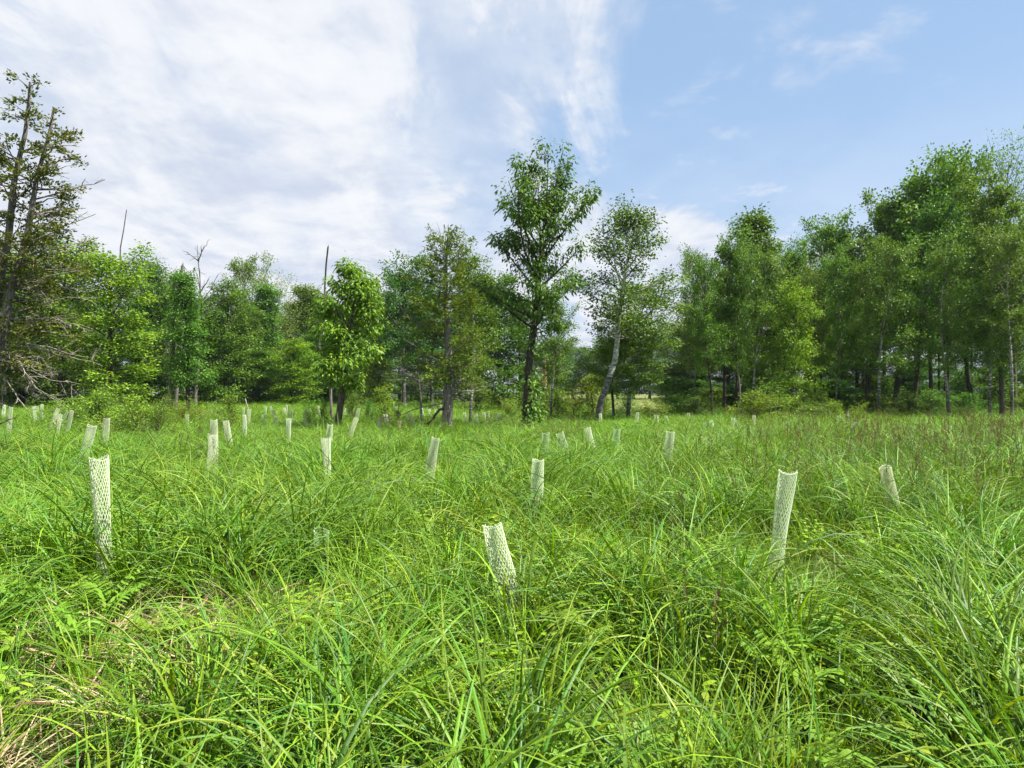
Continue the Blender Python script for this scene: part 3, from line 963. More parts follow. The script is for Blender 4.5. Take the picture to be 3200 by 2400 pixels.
def hero_cedar_mid():
    """the cedar standing alone, bare lower branches"""
    d = 23.5
    X = gx(1392, d)
    Z = float(gz(X, d))
    H = EYE + (HY - 742) / F * d - Z
    r = np.random.default_rng(91)
    root = empty('cedar_tree', (X, d, Z), 'olive cedar alone in the meadow with bare dead lower branches', 'tree')
    tt = np.linspace(0, 1, 14)
    TP = np.stack([0.10 * tt + 0.08 * np.sin(tt * 6), 0.05 * np.sin(tt * 5), tt * H], 1)
    TR = 0.185 * (1 - 0.94 * tt) ** 0.9 + 0.01
    TR[0] *= 1.35
    mb = MB()
    P2 = TP.copy()
    P2[0, 2] -= 0.3
    tubes(mb, P2, TR, 12)
    mb.build('trunk', M_CEDBARK, root)
    fol = MB()
    nb = 84
    zs = np.linspace(0.24 * H, 0.985 * H, nb)
    q = np.linspace(0, 1, nb)
    L = (0.30 + 1.05 * np.sin(np.pi * np.clip(0.32 + 0.62 * q, 0, 1)) ** 0.9) * r.uniform(0.55, 1.15, nb)
    lm = MB()
    cedar_branches(r, TP, TR, zs, np.arange(nb) * 2.4 + r.uniform(-0.5, 0.5, nb), L, np.radians(r.uniform(-5, 30, nb) + 25 * q), lm, fol, nfan=9, nspr=22, size=0.27, leafy=0.12)
    lm.build('bough', M_CEDBARK, root)['kind'] = 'stuff'
    c = fol.build('crown', M_CEDAR, root, smooth=False)
    c['kind'] = 'stuff'
    c.color = (1.0, 1.12, 0.85, 1)
    # bare branches: (height, azimuth in the picture plane: 0 right, pi left, length, rise)
    spec = [(1.15, 3.35, 2.3, -0.12), (1.5, 3.0, 2.4, 0.02), (1.9, 3.25, 2.6, 0.05), (2.3, 2.9, 2.0, 0.10), (2.7, 3.1, 1.9, 0.12), (3.2, 3.3, 1.6, 0.3), (1.4, -0.5, 1.1, -0.1), (1.8, 0.2, 1.2, 0.0), (1.2, 4.4, 1.3, -0.1), (3.6, 3.0, 1.5, 0.35), (2.1, 5.2, 1.4, 0.0)]
    st = [(np.interp(z, TP[:, 2], TP[:, 0]), 0, z) for z, *_ in spec]
    dv = [unit(np.array([math.cos(a), math.sin(a) * 0.9, e])) for _, a, _, e in spec]
    for b in bare_branches(r, st, dv, [s[2] for s in spec], [0.022] * len(spec), droop=0.16, nsub=6, twigs=4, up=0.12):
        b.build('dead_branch', M_CEDBARK, root)
    # heavy broken limb hanging on the left, and a pale curved one on the right
    b = MB()
    s = np.linspace(0, 1, 7)
    tubes(b, np.stack([-0.05 - 0.75 * s, -0.1 - 0.1 * s, 0.95 - 0.62 * s + 0.08 * np.sin(s * 8)], 1), 0.05 * (1 - 0.7 * s) + 0.006, 6)
    tubes(b, np.stack([-0.35 - 0.3 * s, -0.15 - 0.1 * s, 0.66 - 0.42 * s ** 1.3], 1), 0.025 * (1 - 0.7 * s) + 0.004, 5)
    b.build('broken_limb', M_BARKD, root)
    b = MB()
    s = np.linspace(0, 1, 12)
    base = np.array([np.interp(1.55, TP[:, 2], TP[:, 0]) + 0.05, 0, 1.62])
    cx = np.interp(s, [0, 0.2, 0.45, 0.7, 0.85, 1], [0, 0.35, 0.85, 1.25, 1.45, 1.5])
    cz = np.interp(s, [0, 0.2, 0.45, 0.7, 0.85, 1], [0.0, -0.08, -0.10, 0.02, 0.35, 0.75])
    tubes(b, base[None] + np.stack([cx, -0.3 * s, cz], 1), 0.03 * (1 - 0.75 * s) + 0.004, 6)
    o = b.build('dead_branch', M_DEAD, root)
    o['label'] = 'pale bare branch curving up at its end'
    # dead leader twigs above the crown
    for b in bare_branches(r, [(0.1, 0, H * 0.93), (0.35, 0, H * 0.8)], [unit(np.array([-0.45, 0, 1.0])), unit(np.array([0.25, 0, 1.0]))], [1.1, 1.6], [0.014, 0.014], droop=-0.05, nsub=4, twigs=2):
        b.build('dead_branch', M_DEAD, root)


def hero_cedar_left():
    d = 14.0
    X = gx(-30, d)
    Z = float(gz(X, d))
    r = np.random.default_rng(17)
    root = empty('cedar_tree', (X, d, Z), 'tall cedar with two trunks and a tangle of bare branches, cut by the left edge', 'tree')

    def line(pts):
        a = np.array([W(x, y, d) - np.array([X, d, Z]) for x, y in pts])
        z = np.linspace(a[0, 2], a[-1, 2], 16)
        return np.stack([np.interp(z, a[:, 2], a[:, 0]) + 0.03 * np.sin(z * 3), np.linspace(0, 0.2, 16), z], 1)
    TA = line([(-35, 1490), (-25, 1000), (8, 706), (36, 489), (58, 345), (70, 238)])
    TB = line([(-20, 1490), (10, 1150), (36, 996), (66, 850), (116, 605), (166, 335)])
    TB[:, 1] -= 0.25
    fol = MB()
    for T, r0, sd in ((TA, 0.115, 1), (TB, 0.10, 2)):
        k = np.linspace(0, 1, 16)
        mb = MB()
        R = r0 * (1 - 0.93 * k) ** 0.85 + 0.012
        tubes(mb, T, R, 10)
        mb.build('trunk', M_CEDBARK, root)
        H = T[-1, 2]
        lm = MB()
        # upper leafy boughs
        nb = 46 if sd == 1 else 40
        zs = np.concatenate([r.uniform(0.50 * H, 0.99 * H, nb)])
        q = zs / H
        L = (0.3 + 1.5 * (1.02 - q) ** 0.75) * r.uniform(0.45, 1.0, nb)
        az = r.uniform(0, 6.28, nb)
        if sd == 2:
            az = r.normal(0.0, 1.3, nb)
        cedar_branches(r, T, R, zs, az, L, np.radians(r.uniform(-5, 40, nb)), lm, fol, nfan=7, nspr=30, size=0.22, leafy=0.35, lw=(0.07, 0.02))
        # lower foliage, browner and denser towards the trunk
        nb = 26
        zs = r.uniform(0.20 * H, 0.55 * H, nb)
        L = r.uniform(0.35, 1.15, nb)
        cedar_branches(r, T, R, zs, r.normal(0.0, 1.3, nb), L, np.radians(r.uniform(-15, 25, nb)), lm, fol, nfan=8, nspr=17, size=0.24, leafy=0.15, lw=(0.07, 0.019))
        lm.build('bough', M_CEDBARK, root)['kind'] = 'stuff'
    c = fol.build('crown', M_CEDAR, root, smooth=False)
    c['kind'] = 'stuff'
    c.color = (0.9, 0.85, 0.75, 1)
    # bare arching branches, photo pixels of start and end
    spec = [((90, 625), (300, 580), 0.014, 0.10), ((75, 690), (295, 640), 0.012, 0.15), ((60, 770), (290, 690), 0.014, 0.15), ((60, 800), (315, 760), 0.012, 0.12),
            ((50, 900), (300, 850), 0.014, 0.20), ((45, 940), (310, 870), 0.012, 0.2), ((40, 980), (330, 930), 0.014, 0.2), ((35, 1010), (240, 1020), 0.014, 0.15), ((30, 1040), (310, 1010), 0.012, 0.25),
            ((25, 1060), (260, 1130), 0.016, 0.1), ((20, 1080), (320, 1150), 0.016, 0.15), ((15, 1100), (260, 1190), 0.016, 0.1), ((10, 1120), (190, 1230), 0.018, 0.15), ((5, 1140), (300, 1200), 0.014, 0.2),
            ((0, 1160), (120, 1290), 0.018, 0.1), ((-10, 1180), (170, 1270), 0.018, 0.2), ((-10, 1240), (75, 1265), 0.03, -0.15), ((-30, 1335), (55, 1310), 0.022, 0.05), ((-10, 1100), (220, 1170), 0.014, 0.2), ((20, 960), (200, 930), 0.012, 0.2),
            ((20, 1120), (60, 1290), 0.014, 0.0), ((0, 1150), (150, 1180), 0.014, 0.2), ((30, 850), (210, 800), 0.012, 0.2), ((60, 560), (230, 560), 0.010, 0.1), ((110, 480), (245, 440), 0.010, 0.1)]
    for i, ((x0, y0), (x1, y1), ra, dr) in enumerate(spec):
        dy = r.uniform(-0.9, 0.5)
        a = W(x0, y0, d) - np.array([X, d, Z])
        b = W(x1, y1, d) - np.array([X, d, Z]) + np.array([0, dy, 0])
        v = b - a
        L = np.linalg.norm(v)
        v = v / L
        v[2] += dr
        ra *= 0.75 if y0 > 850 else 1.25
        dead = bare_branches(r, [a], [v], [L], [ra], droop=dr, nsub=5 if y0 > 800 else 5, twigs=4)[0]
        dead.build('dead_branch', M_DEAD if i != 16 else M_BARKD, root)


def hero_birch():
    d = 31.0
    X = gx(1865, d)
    Z = float(gz(X, d))
    H = EYE + (HY - 625) / F * d - Z
    s = d / F
    pth = [(0, 0, 0), (0.14, 0.22, 0), (0.32, 0.75, 0), (0.5, 0.95, 0), (0.65, 1.15, 0), (0.8, 1.4, 0.1), (1, 1.75, 0.2)]
    g = gen_tree(seed=23, H=H, r0=0.155, cb=0.42, env=lambda q: 0.5 + 1.5 * math.sin(math.pi * min(1, 0.2 + 0.72 * q)) ** 0.7, nb=34, elev=(12, 58), curv=0.12, path=pth,
                 nsub=7, sublen=(0.25, 0.45), ncl=3, nleaf=17, sig=(0.18, 0.14), leaf=(0.115, 0.09), droop=0.35, upn=0.6, fill=0.78, sides=12)
    t = make_tree('birch_tree', g, (X, d, Z), M_BIRCH, M_LEAF, 'leaning white birch with an airy crown, right of the tallest tree', limbs=12, col=(0.8, 0.9, 0.8))
    fit(t, g, H)
    r = np.random.default_rng(5)
    for b in bare_branches(r, [(1.75, 0.2, H * 0.93), (1.8, 0.2, H * 0.9)], [unit(np.array([0.15, 0, 1.0])), unit(np.array([0.45, 0, 1.0]))], [1.4, 1.5], [0.012, 0.012], droop=-0.05, nsub=3, twigs=2):
        b.build('dead_branch', M_DEAD, t)


def snag(name, x0, y0, x1, y1, d, r0, label, barkm, nbr=0, blen=0.8, tipr=0.5, seed=1, wig=0.03, brdir=0.6, base=None, cat='dead tree', brpos=(0.45, 0.98)):
    """a leafless standing stem between two photo pixels, standing on the ground"""
    r = np.random.default_rng(seed)
    X = gx(x0, d)
    Z = float(gz(X, d))
    root = empty(name, (X, d, Z), label, cat)
    a = W(x0, y0, d) - np.array([X, d, Z])
    b = W(x1, y1, d) - np.array([X, d, Z])
    if base is None:
        a = a * 0 + np.array([0, 0, -0.2])
    s = np.linspace(0, 1, 12)
    P = a[None] + (b - a)[None] * s[:, None]
    L = np.linalg.norm(b - a)
    P[:, :2] += (r.normal(0, wig, (12, 2)).cumsum(0)) * L * 0.25 * np.sin(s * np.pi)[:, None]
    R = r0 * (1 - (1 - tipr) * s)
    mb = MB()
    tubes(mb, P, R, 8)
    # a broken end: a splinter and a closed top
    tubes(mb, np.stack([P[-1], P[-1] + np.array([0.3 * R[-1], 0, 0.8 * R[-1]]), P[-1] + np.array([0.5 * R[-1], 0, 3.0 * R[-1]])]), np.array([R[-1], R[-1] * 0.6, 0.002]), 6)
    mb.build('trunk', barkm, root)
    if nbr:
        si = r.uniform(brpos[0], brpos[1], nbr)
        st = [P[int(k * 11)] for k in si]
        dv = [unit(np.array([r.normal(), r.normal() * 0.7, brdir + r.normal() * 0.3])) for _ in si]
        for br in bare_branches(r, st, dv, [blen * r.uniform(0.6, 1.2) * (1.3 - k) / 0.6 for k in si], [r0 * 0.35] * nbr, droop=0.02, nsub=5, twigs=3):
            br.build('dead_branch', barkm, root)
    return root


hero_cedar_left()
hero_big()
hero_bright()
hero_cedar_mid()
hero_birch()
snag('dead_snag', 528, 1280, 568, 830, 47, 0.17, 'broken dead trunk with dark bark at the left wood edge', M_BARK, nbr=3, blen=0.7, tipr=0.5, seed=3, wig=0.05)
snag('dead_tree', 545, 1280, 585, 960, 49, 0.13, 'thin grey dead stem leaning beside the broken dark trunk', M_CEDBARK, nbr=5, blen=1.6, tipr=0.25, seed=4)
snag('dead_tree', 612, 1250, 614, 765, 58, 0.15, 'leafless forked treetop sticking out above the left wood', M_CEDBARK, nbr=12, blen=2.8, tipr=0.12, seed=6, brdir=1.3)
snag('dead_pole', 384, 1250, 392, 655, 62, 0.14, 'thin bare pole rising above the yellow green maple', M_CEDBARK, nbr=3, blen=0.7, tipr=0.25, seed=8, wig=0.06)
snag('dead_pole', 1046, 1290, 1024, 770, 33, 0.075, 'tall bare pole sticking up beside the bright leaning tree', M_CEDBARK, nbr=1, blen=1.2, tipr=0.5, seed=9, wig=0.09, brpos=(0.78, 0.82))
snag('dead_tree', 1322, 1290, 1308, 1060, 31, 0.06, 'small grey leafless tree left of the meadow cedar', M_CEDBARK, nbr=14, blen=1.1, tipr=0.15, seed=10, brdir=0.5)
snag('dead_snag', 1706, 1280, 1702, 1140, 41, 0.16, 'peeled tan dead trunk behind the tallest meadow tree', M_TAN, nbr=2, blen=0.9, tipr=0.7, seed=12)
snag('dead_post', 858, 1275, 858, 1212, 80, 0.07, 'pale upright dead stub before the left wood', M_DEAD, nbr=2, blen=0.5, tipr=0.7, seed=13)
snag('dead_stick', 788, 1320, 767, 1248, 36, 0.05, 'leaning pale dead stick in the far meadow', M_DEAD, nbr=0, tipr=0.6, seed=14, cat='stick')
snag('dead_twig', 2312, 1290, 2308, 675, 43, 0.09, 'bare twig sticking up out of the right wood', M_CEDBARK, nbr=3, blen=0.6, tipr=0.12, seed=15)
snag('tree_stump', 2645, 1330, 2647, 1300, 29, 0.09, 'short grey broken stump in the grass before the right wood', M_CEDBARK, nbr=0, tipr=0.9, seed=16, cat='stump')


# ------------------------------------------------------------------ grass
def blades(mb, r, n, rad, Lr, wr, th0=(3, 30), kap=(0.6, 2.0), seg=6, tint=(0.4, 0.24), z0=0.0, dead=0.004):
    a0 = r.uniform(0, 6.28, n)
    rr = rad * np.sqrt(r.uniform(0, 1, n))
    az = a0 + r.normal(0, 0.7, n)
    L = r.uniform(Lr[0], Lr[1], n)
    wd = r.uniform(wr[0], wr[1], n)
    th = np.radians(r.uniform(th0[0], th0[1], n))
    kp = r.uniform(kap[0], kap[1], n)
    s = np.linspace(0, 1, seg)
    TH = th[:, None] + kp[:, None] * s[None] ** 1.3
    kink = (r.uniform(0, 1, n) < 0.06)
    kp_at = r.uniform(0.45, 0.8, n)
    TH = TH + np.where(kink[:, None] & (s[None] > kp_at[:, None]), r.uniform(0.25, 0.7, n)[:, None], 0)
    ds = L[:, None] / (seg - 1)
    dx = np.sin(TH) * ds
    dz = np.cos(TH) * ds
    x = np.concatenate([np.zeros((n, 1)), np.cumsum(dx[:, :-1], 1)], 1)
    z = np.concatenate([np.zeros((n, 1)), np.cumsum(dz[:, :-1], 1)], 1)
    sway = r.normal(0, 0.12, n)[:, None] * x
    ca, sa = np.cos(az)[:, None], np.sin(az)[:, None]
    C = np.stack([rr[:, None] * np.cos(a0)[:, None] + x * ca - sway * sa, rr[:, None] * np.sin(a0)[:, None] + x * sa + sway * ca, np.maximum(z, -0.02) + z0], -1)
    tw = r.normal(0, 0.5, n)[:, None] + r.normal(0, 0.5, n)[:, None] * s[None]
    Sx = np.stack([-sa * np.cos(tw), ca * np.cos(tw), np.sin(tw)], -1)
    prof = np.minimum(1.0, 0.55 + 1.8 * s) * (1 - s ** 2.2) + 0.04
    hw = wd[:, None] * 0.5 * prof[None]
    Tn = unit(np.gradient(C, axis=1))
    Nn = np.cross(Sx, Tn)
    V = np.stack([C - Sx * hw[..., None], C - Nn * (hw * 0.38)[..., None], C + Sx * hw[..., None]], 2)
    i = np.arange(seg - 1)
    q = np.concatenate([np.stack([3 * i, 3 * i + 1, 3 * i + 4, 3 * i + 3], -1), np.stack([3 * i + 1, 3 * i + 2, 3 * i + 5, 3 * i + 4], -1)])
    f = (q[None] + (np.arange(n) * seg * 3)[:, None, None]).reshape(-1, 4)
    t = np.clip(r.normal(tint[0], tint[1], n), 0.0, 0.80)
    t = np.where(r.uniform(0, 1, n) < dead, r.uniform(0.86, 0.95, n), t)
    mb.add(V.reshape(-1, 3), f, np.repeat(t, seg * 3))


def seed_stems(mb, r, n, rad, Lr, head=(0.12, 0.25)):
    for _ in range(n):
        a = r.uniform(0, 6.28)
        p = np.array([math.cos(a), math.sin(a), 0]) * rad * math.sqrt(r.uniform())
        L = r.uniform(*Lr)
        ln = np.array([r.normal(0, 0.10), r.normal(0, 0.10), 1.0])
        s = np.linspace(0, 1, 4)
        bow = np.array([r.normal(0, 0.08), r.normal(0, 0.08), 0])
        P = p[None] + ln[None] * (L * s)[:, None] + bow[None] * (L * s ** 2)[:, None]
        tubes(mb, P, 0.0016 * (1 - 0.5 * s), 3, 0.1)
        hl = r.uniform(*head)
        k = 15
        u = r.uniform(0, 1, k)
        base = P[-1][None] - (ln + bow) [None] * (hl * u)[:, None]
        dr = np.array([0, 0, 1.0]) * 0.9 + r.normal(size=(k, 3)) * 0.42
        leaves(mb, base, dr, r.normal(size=(k, 3)), hl * 0.24 * r.uniform(0.6, 1.3, k), 0.0065, np.clip(r.normal(0.75, 0.18, k), 0.3, 1), fold=0.0)


def weed(mb, r, n, h=0.45):
    """broad leaved weeds: a stem with pairs of oval leaves"""
    for _ in range(n):
        p = np.array([r.normal(0, 0.12), r.normal(0, 0.12), 0])
        H = h * r.uniform(0.6, 1.2)
        k = 12
        z = np.linspace(0.25, 1, k) * H
        a = np.arange(k) * 1.57 + r.uniform(0, 6)
        P = p[None] + np.stack([np.zeros(k), np.zeros(k), z], 1)
        D = np.stack([np.cos(a), np.sin(a), np.full(k, 0.25)], 1)
        leaves6(mb, P, D, np.array([0, 0, 1.0]) + 0 * P, 0.09 * r.uniform(0.7, 1.3, k), 0.04 * r.uniform(0.7, 1.3, k), np.clip(r.normal(0.72, 0.08, k), 0, 0.85))


SRC = bpy.data.collections.new('tuft_sources')


def sources(prefix, fns, m):
    out = []
    for i, fn in enumerate(fns):
        mb = MB()
        fn(mb, np.random.default_rng(300 + i + 17 * len(prefix)))
        o = mb.build('%s_%02d' % (prefix, i), m, smooth=False, link=False)
        out.append(o)
    c = bpy.data.collections.new(prefix)
    for o in out:
        c.objects.link(o)
    return c, len(out)


def scatter(name, P, rot, scl, idx, coll, label):
    me = bpy.data.meshes.new(name)
    me.vertices.add(len(P))
    me.vertices.foreach_set('co', np.asarray(P, np.float32).ravel())
    for an, ty, da in (('rot', 'FLOAT_VECTOR', rot), ('scl', 'FLOAT_VECTOR', scl)):
        a = me.attributes.new(an, ty, 'POINT')
        a.data.foreach_set('vector', np.asarray(da, np.float32).ravel())
    a = me.attributes.new('idx', 'INT', 'POINT')
    a.data.foreach_set('value', np.asarray(idx, np.int32))
    me.update()
    o = bpy.data.objects.new(name, me)
    COL.objects.link(o)
    ng = bpy.data.node_groups.new(name, 'GeometryNodeTree')
    ng.interface.new_socket('Geometry', in_out='INPUT', socket_type='NodeSocketGeometry')
    ng.interface.new_socket('Geometry', in_out='OUTPUT', socket_type='NodeSocketGeometry')
    N, Lk = ng.nodes, ng.links
    gi, go = N.new('NodeGroupInput'), N.new('NodeGroupOutput')
    ci = N.new('GeometryNodeCollectionInfo')
    ci.inputs['Collection'].default_value = coll
    ci.inputs['Separate Children'].default_value = True
    ci.inputs['Reset Children'].default_value = True
    ip = N.new('GeometryNodeInstanceOnPoints')
    ip.inputs['Pick Instance'].default_value = True

    def attr(nm, dt):
        n = N.new('GeometryNodeInputNamedAttribute')
        n.data_type = dt
        n.inputs['Name'].default_value = nm
        return n.outputs['Attribute']
    Lk.new(gi.outputs[0], ip.inputs['Points'])
    Lk.new(ci.outputs[0], ip.inputs['Instance'])
    Lk.new(attr('idx', 'INT'), ip.inputs['Instance Index'])
    e2r = N.new('FunctionNodeEulerToRotation')
    Lk.new(attr('rot', 'FLOAT_VECTOR'), e2r.inputs[0])
    Lk.new(e2r.outputs[0], ip.inputs['Rotation'])
    Lk.new(attr('scl', 'FLOAT_VECTOR'), ip.inputs['Scale'])
    Lk.new(ip.outputs[0], go.inputs[0])
    md = o.modifiers.new('scatter', 'NODES')
    md.node_group = ng
    o['kind'] = 'stuff'
    o['label'] = label
    return o


def wedge(r, y0, y1, dens, margin=1.25, xr=None):
    """random points on the ground of the view's wedge between two distances, dens per square metre"""
    half = 1600 / F * margin
    area = half * (y1 ** 2 - y0 ** 2) + 3.0 * (y1 - y0)
    n = int(area * dens)
    y = np.sqrt(r.uniform(y0 ** 2, y1 ** 2, n))
    x = r.uniform(-1, 1, n) * (half * y + 1.5)
    return x, y


def vnoise(x, y, s, seed):
    """smooth value noise, 0..1"""
    r = np.random.default_rng(seed)
    g = r.uniform(0, 1, (256, 256))
    u, v = x / s + 100.0, y / s + 100.0
    i, j = np.floor(u).astype(int), np.floor(v).astype(int)
    fu, fv = u - i, v - j
    fu, fv = fu * fu * (3 - 2 * fu), fv * fv * (3 - 2 * fv)
    G = lambda a, b: g[a % 256, b % 256]
    return (G(i, j) * (1 - fu) + G(i + 1, j) * fu) * (1 - fv) + (G(i, j + 1) * (1 - fu) + G(i + 1, j + 1) * fu) * fv


def bare(x, y):
    """1 where last year's straw shows through the grass (near, on the left)"""
    a = np.exp(-(((x + 2.25) / 0.85) ** 2 + ((y - 4.5) / 0.7) ** 2))
    b = np.exp(-(((x + 1.95) / 0.55) ** 2 + ((y - 3.1) / 0.9) ** 2))
    return np.maximum(a, b)


def build_grass():
    r = np.random.default_rng(77)
    sedge = lambda mb, q: blades(mb, q, 25, 0.16, (0.7, 1.2), (0.010, 0.020), (4, 30), (1.2, 2.5), 9)
    sedge2 = lambda mb, q: blades(mb, q, 21, 0.13, (0.8, 1.25), (0.011, 0.022), (2, 26), (0.9, 2.3), 9, (0.35, 0.16))
    fine = lambda mb, q: blades(mb, q, 18, 0.22, (0.3, 0.7), (0.007, 0.014), (3, 35), (0.3, 1.7), 6, (0.55, 0.2))
    upr = lambda mb, q: blades(mb, q, 20, 0.18, (0.4, 0.9), (0.009, 0.016), (1, 22), (0.3, 1.6), 7, (0.55, 0.18))

    def mixw(mb, q):
        weed(mb, q, 5)
        blades(mb, q, 26, 0.2, (0.3, 0.7), (0.004, 0.007), (3, 30), (0.4, 1.6), 6)
    coll, n = sources('grass_tuft', [sedge, sedge, sedge2, sedge2, sedge, sedge2, sedge, sedge2, fine, fine, upr, upr, mixw, mixw, fine, upr], M_GRASS)
    xs, ys = [], []
    for y0, y1, de in ((0.7, 5, 24), (5, 10, 20), (10, 20, 14), (20, 38, 9), (38, 92, 4.0)):
        x, y = wedge(r, y0, y1, de)
        xs.append(x)
        ys.append(y)
    x, y = np.concatenate(xs), np.concatenate(ys)
    keep = r.uniform(0, 1, len(x)) > 0.42 * bare(x, y)
    keep &= ~((y > 45) & (x > 6))
    x, y = x[keep], y[keep]
    n_ = len(x)
    patch = vnoise(x, y, 1.1, 5)
    p2 = vnoise(x, y, 3.5, 6)
    idx = np.where(patch + r.normal(0, 0.18, n_) > 0.42, r.integers(0, 8, n_), r.integers(8, 16, n_))
    s = r.uniform(0.7, 1.1, n_) * (0.75 + 0.35 * patch) * (0.85 + 0.25 * p2)
    s *= 1 - 0.35 * bare(x, y)
    s *= np.clip(0.74 + 0.06 * y, 0.74, 1.0) * (1.0 + 0.12 * np.clip(x / np.maximum(y, 1) + 0.1, 0, 0.8))
    zf = np.interp(y, [9, 22], [1.0, 0.70])
    lean = r.normal(0, 0.13, (n_, 2))
    rot = np.stack([lean[:, 0], lean[:, 1], r.uniform(0, 6.28, n_)], 1)
    P = np.stack([x, y, gz(x, y) - 0.01], 1)
    wide_ = np.where(y > 14, 1.0 + np.clip((y - 14) / 40, 0, 1.2), 1.0)
    scatter('grass', P, rot, np.stack([s * wide_, s * wide_, s * zf], 1), idx, coll, 'long green sedge and grass filling the meadow')
    print('grass tufts', n_)

    # dark seed heads, thick on the right
    sh = lambda mb, q: (seed_stems(mb, q, 6, 0.4, (0.8, 1.2), (0.14, 0.26)),)
    coll, n = sources('seed_tuft', [sh, sh, sh, sh], M_SEED)
    x, y = wedge(r, 2.0, 24, 9.0, 1.2)
    u = x / y
    dens = np.clip((u - 0.24) / 0.42, 0, 1) * np.clip((y - 4.5) / 3.0, 0, 1) * np.clip((19 - y) / 6, 0, 1) * 1.2 + 0.10 * np.exp(-((u - 0.0) / 0.3) ** 2) * np.clip((y - 9) / 3, 0, 1) * np.clip((22 - y) / 6, 0, 1) + 0.02
    dens *= np.clip(vnoise(x, y, 1.6, 9) * 2.0 - 0.2, 0.1, 1.3)
    k = r.uniform(0, 1, len(x)) < dens
    x, y = x[k], y[k]
    n_ = len(x)
    s = r.uniform(0.75, 1.1, n_)
    scatter('seeding_grass', np.stack([x, y, gz(x, y)], 1), np.stack([r.normal(0, 0.06, n_), r.normal(0, 0.06, n_), r.uniform(0, 6.28, n_)], 1), np.stack([s, s, s], 1), r.integers(0, 4, n_), coll, 'brownish seed heads standing above the grass')

    # dry straw on the ground
    st = lambda mb, q: blades(mb, q, 26, 0.22, (0.15, 0.4), (0.005, 0.011), (62, 88), (0.05, 0.5), 4, (0.45, 0.25), 0.03, 0.2)
    coll, n = sources('straw_tuft', [st, st, st], M_STRAW)
    x, y = wedge(r, 0.8, 9, 9, 1.1)
    k = r.uniform(0, 1, len(x)) < 0.04 + 0.4 * bare(x, y)
    x, y = x[k], y[k]
    x2 = np.concatenate([r.normal(-2.25, 0.45, 15), r.normal(-1.95, 0.3, 9)])
    y2 = np.concatenate([r.normal(4.5, 0.35, 15), r.normal(3.1, 0.45, 9)])
    x, y = np.concatenate([x, x2]), np.concatenate([y, y2])
    n_ = len(x)
    s = r.uniform(0.7, 1.2, n_)
    scatter('dry_grass', np.stack([x, y, gz(x, y) + 0.02], 1), np.stack([r.normal(0, 0.15, n_), r.normal(0, 0.15, n_), r.uniform(0, 6.28, n_)], 1), np.stack([s, s, s * 1.6], 1), r.integers(0, 3, n_), coll, 'tan straw of last year lying under the new grass')


build_grass()


# ------------------------------------------------------------------ ferns
def fern_mesh(seed):
    r = np.random.default_rng(seed)
    mb = MB()
    for f in range(9):
        a = r.uniform(0, 6.28)
        L = r.uniform(0.32, 0.5)
        up = r.uniform(0.55, 1.1)
        s = np.linspace(0, 1, 12)
        h = L * (s * math.cos(up) * 0.9 + 0.3 * s ** 2)
        z = 0.12 + L * (s * math.sin(up) - 0.45 * s ** 2) + 0.12 * s
        p0 = r.normal(0, 0.06, 2)
        P = np.stack([p0[0] + h * math.cos(a), p0[1] + h * math.sin(a), z], 1)
        P = np.concatenate([np.array([[p0[0], p0[1], 0]]), P])
        tubes(mb, P, np.linspace(0.003, 0.001, 13), 3, 0.3)
        k = np.arange(2, 13)
        for sd in (-1, 1):
            D = np.stack([np.cos(a) * 0.5 - sd * math.sin(a) * np.ones(11), np.sin(a) * 0.5 + sd * math.cos(a) * np.ones(11), np.full(11, 0.05)], 1)
            ln = 0.15 * np.sin(np.pi * np.clip(0.2 + 0.78 * (k - 2) / 10.0, 0, 1)) + 0.02
            leaves6(mb, P[k], D + r.normal(0, 0.08, (11, 3)), np.array([0, 0, 1.0]) + r.normal(0, 0.2, (11, 3)), ln, 0.26 * ln + 0.012, np.clip(r.normal(0.6, 0.15, 11), 0, 1), droop=0.2)
    return mb.mesh('fern', M_FERN, False)


FERN = [(60, 1800, 4.6, 'bright fern at the left edge below the tall mesh tube'), (200, 1760, 4.9, 'fern in the grass just left of the foot of the tall left tube'), (330, 1800, 4.7, 'fern growing round the foot of the tall left tube'),
        (20, 1900, 4.0, 'fern cut by the left edge above the dry straw'), (270, 1890, 4.3, 'fern beside the tan straw patch'), (510, 1930, 4.2, 'small fern within the tan straw patch'),
        (2450, 1950, 3.5, 'light green fern clump in the lower right grass'), (2560, 2030, 3.3, 'fern right of the light green fern clump'), (2520, 1880, 3.8, 'fern behind the light green fern clump'),
        (1830, 1880, 3.9, 'fern right of the bent near tube'), (2700, 2290, 2.5, 'low round leafed fern by the bottom edge, right of centre'), (3150, 2360, 2.5, 'fern in the bottom right corner of the grass'), (1890, 2270, 2.6, 'fern low in the grass at the bottom centre'),
        (610, 1430, 9.5, 'leafy fern clump before the pair of overlapping tubes'), (560, 1440, 9.2, 'fern clump left of the pair of overlapping tubes')]
fm = [fern_mesh(400 + i) for i in range(3)]
for i, (x, y, d, lab) in enumerate(FERN):
    o = bpy.data.objects.new('fern', fm[i % 3])
    COL.objects.link(o)
    X = gx(x, d)
    o.location = (X, d, float(gz(X, d)))
    o.rotation_euler = (0, 0, r_.uniform(0, 6.28))
    s = r_.uniform(0.5, 0.7)
    o.scale = (s, s, s * 1.5)
    tag(o, lab, 'fern', 'ferns in the grass')


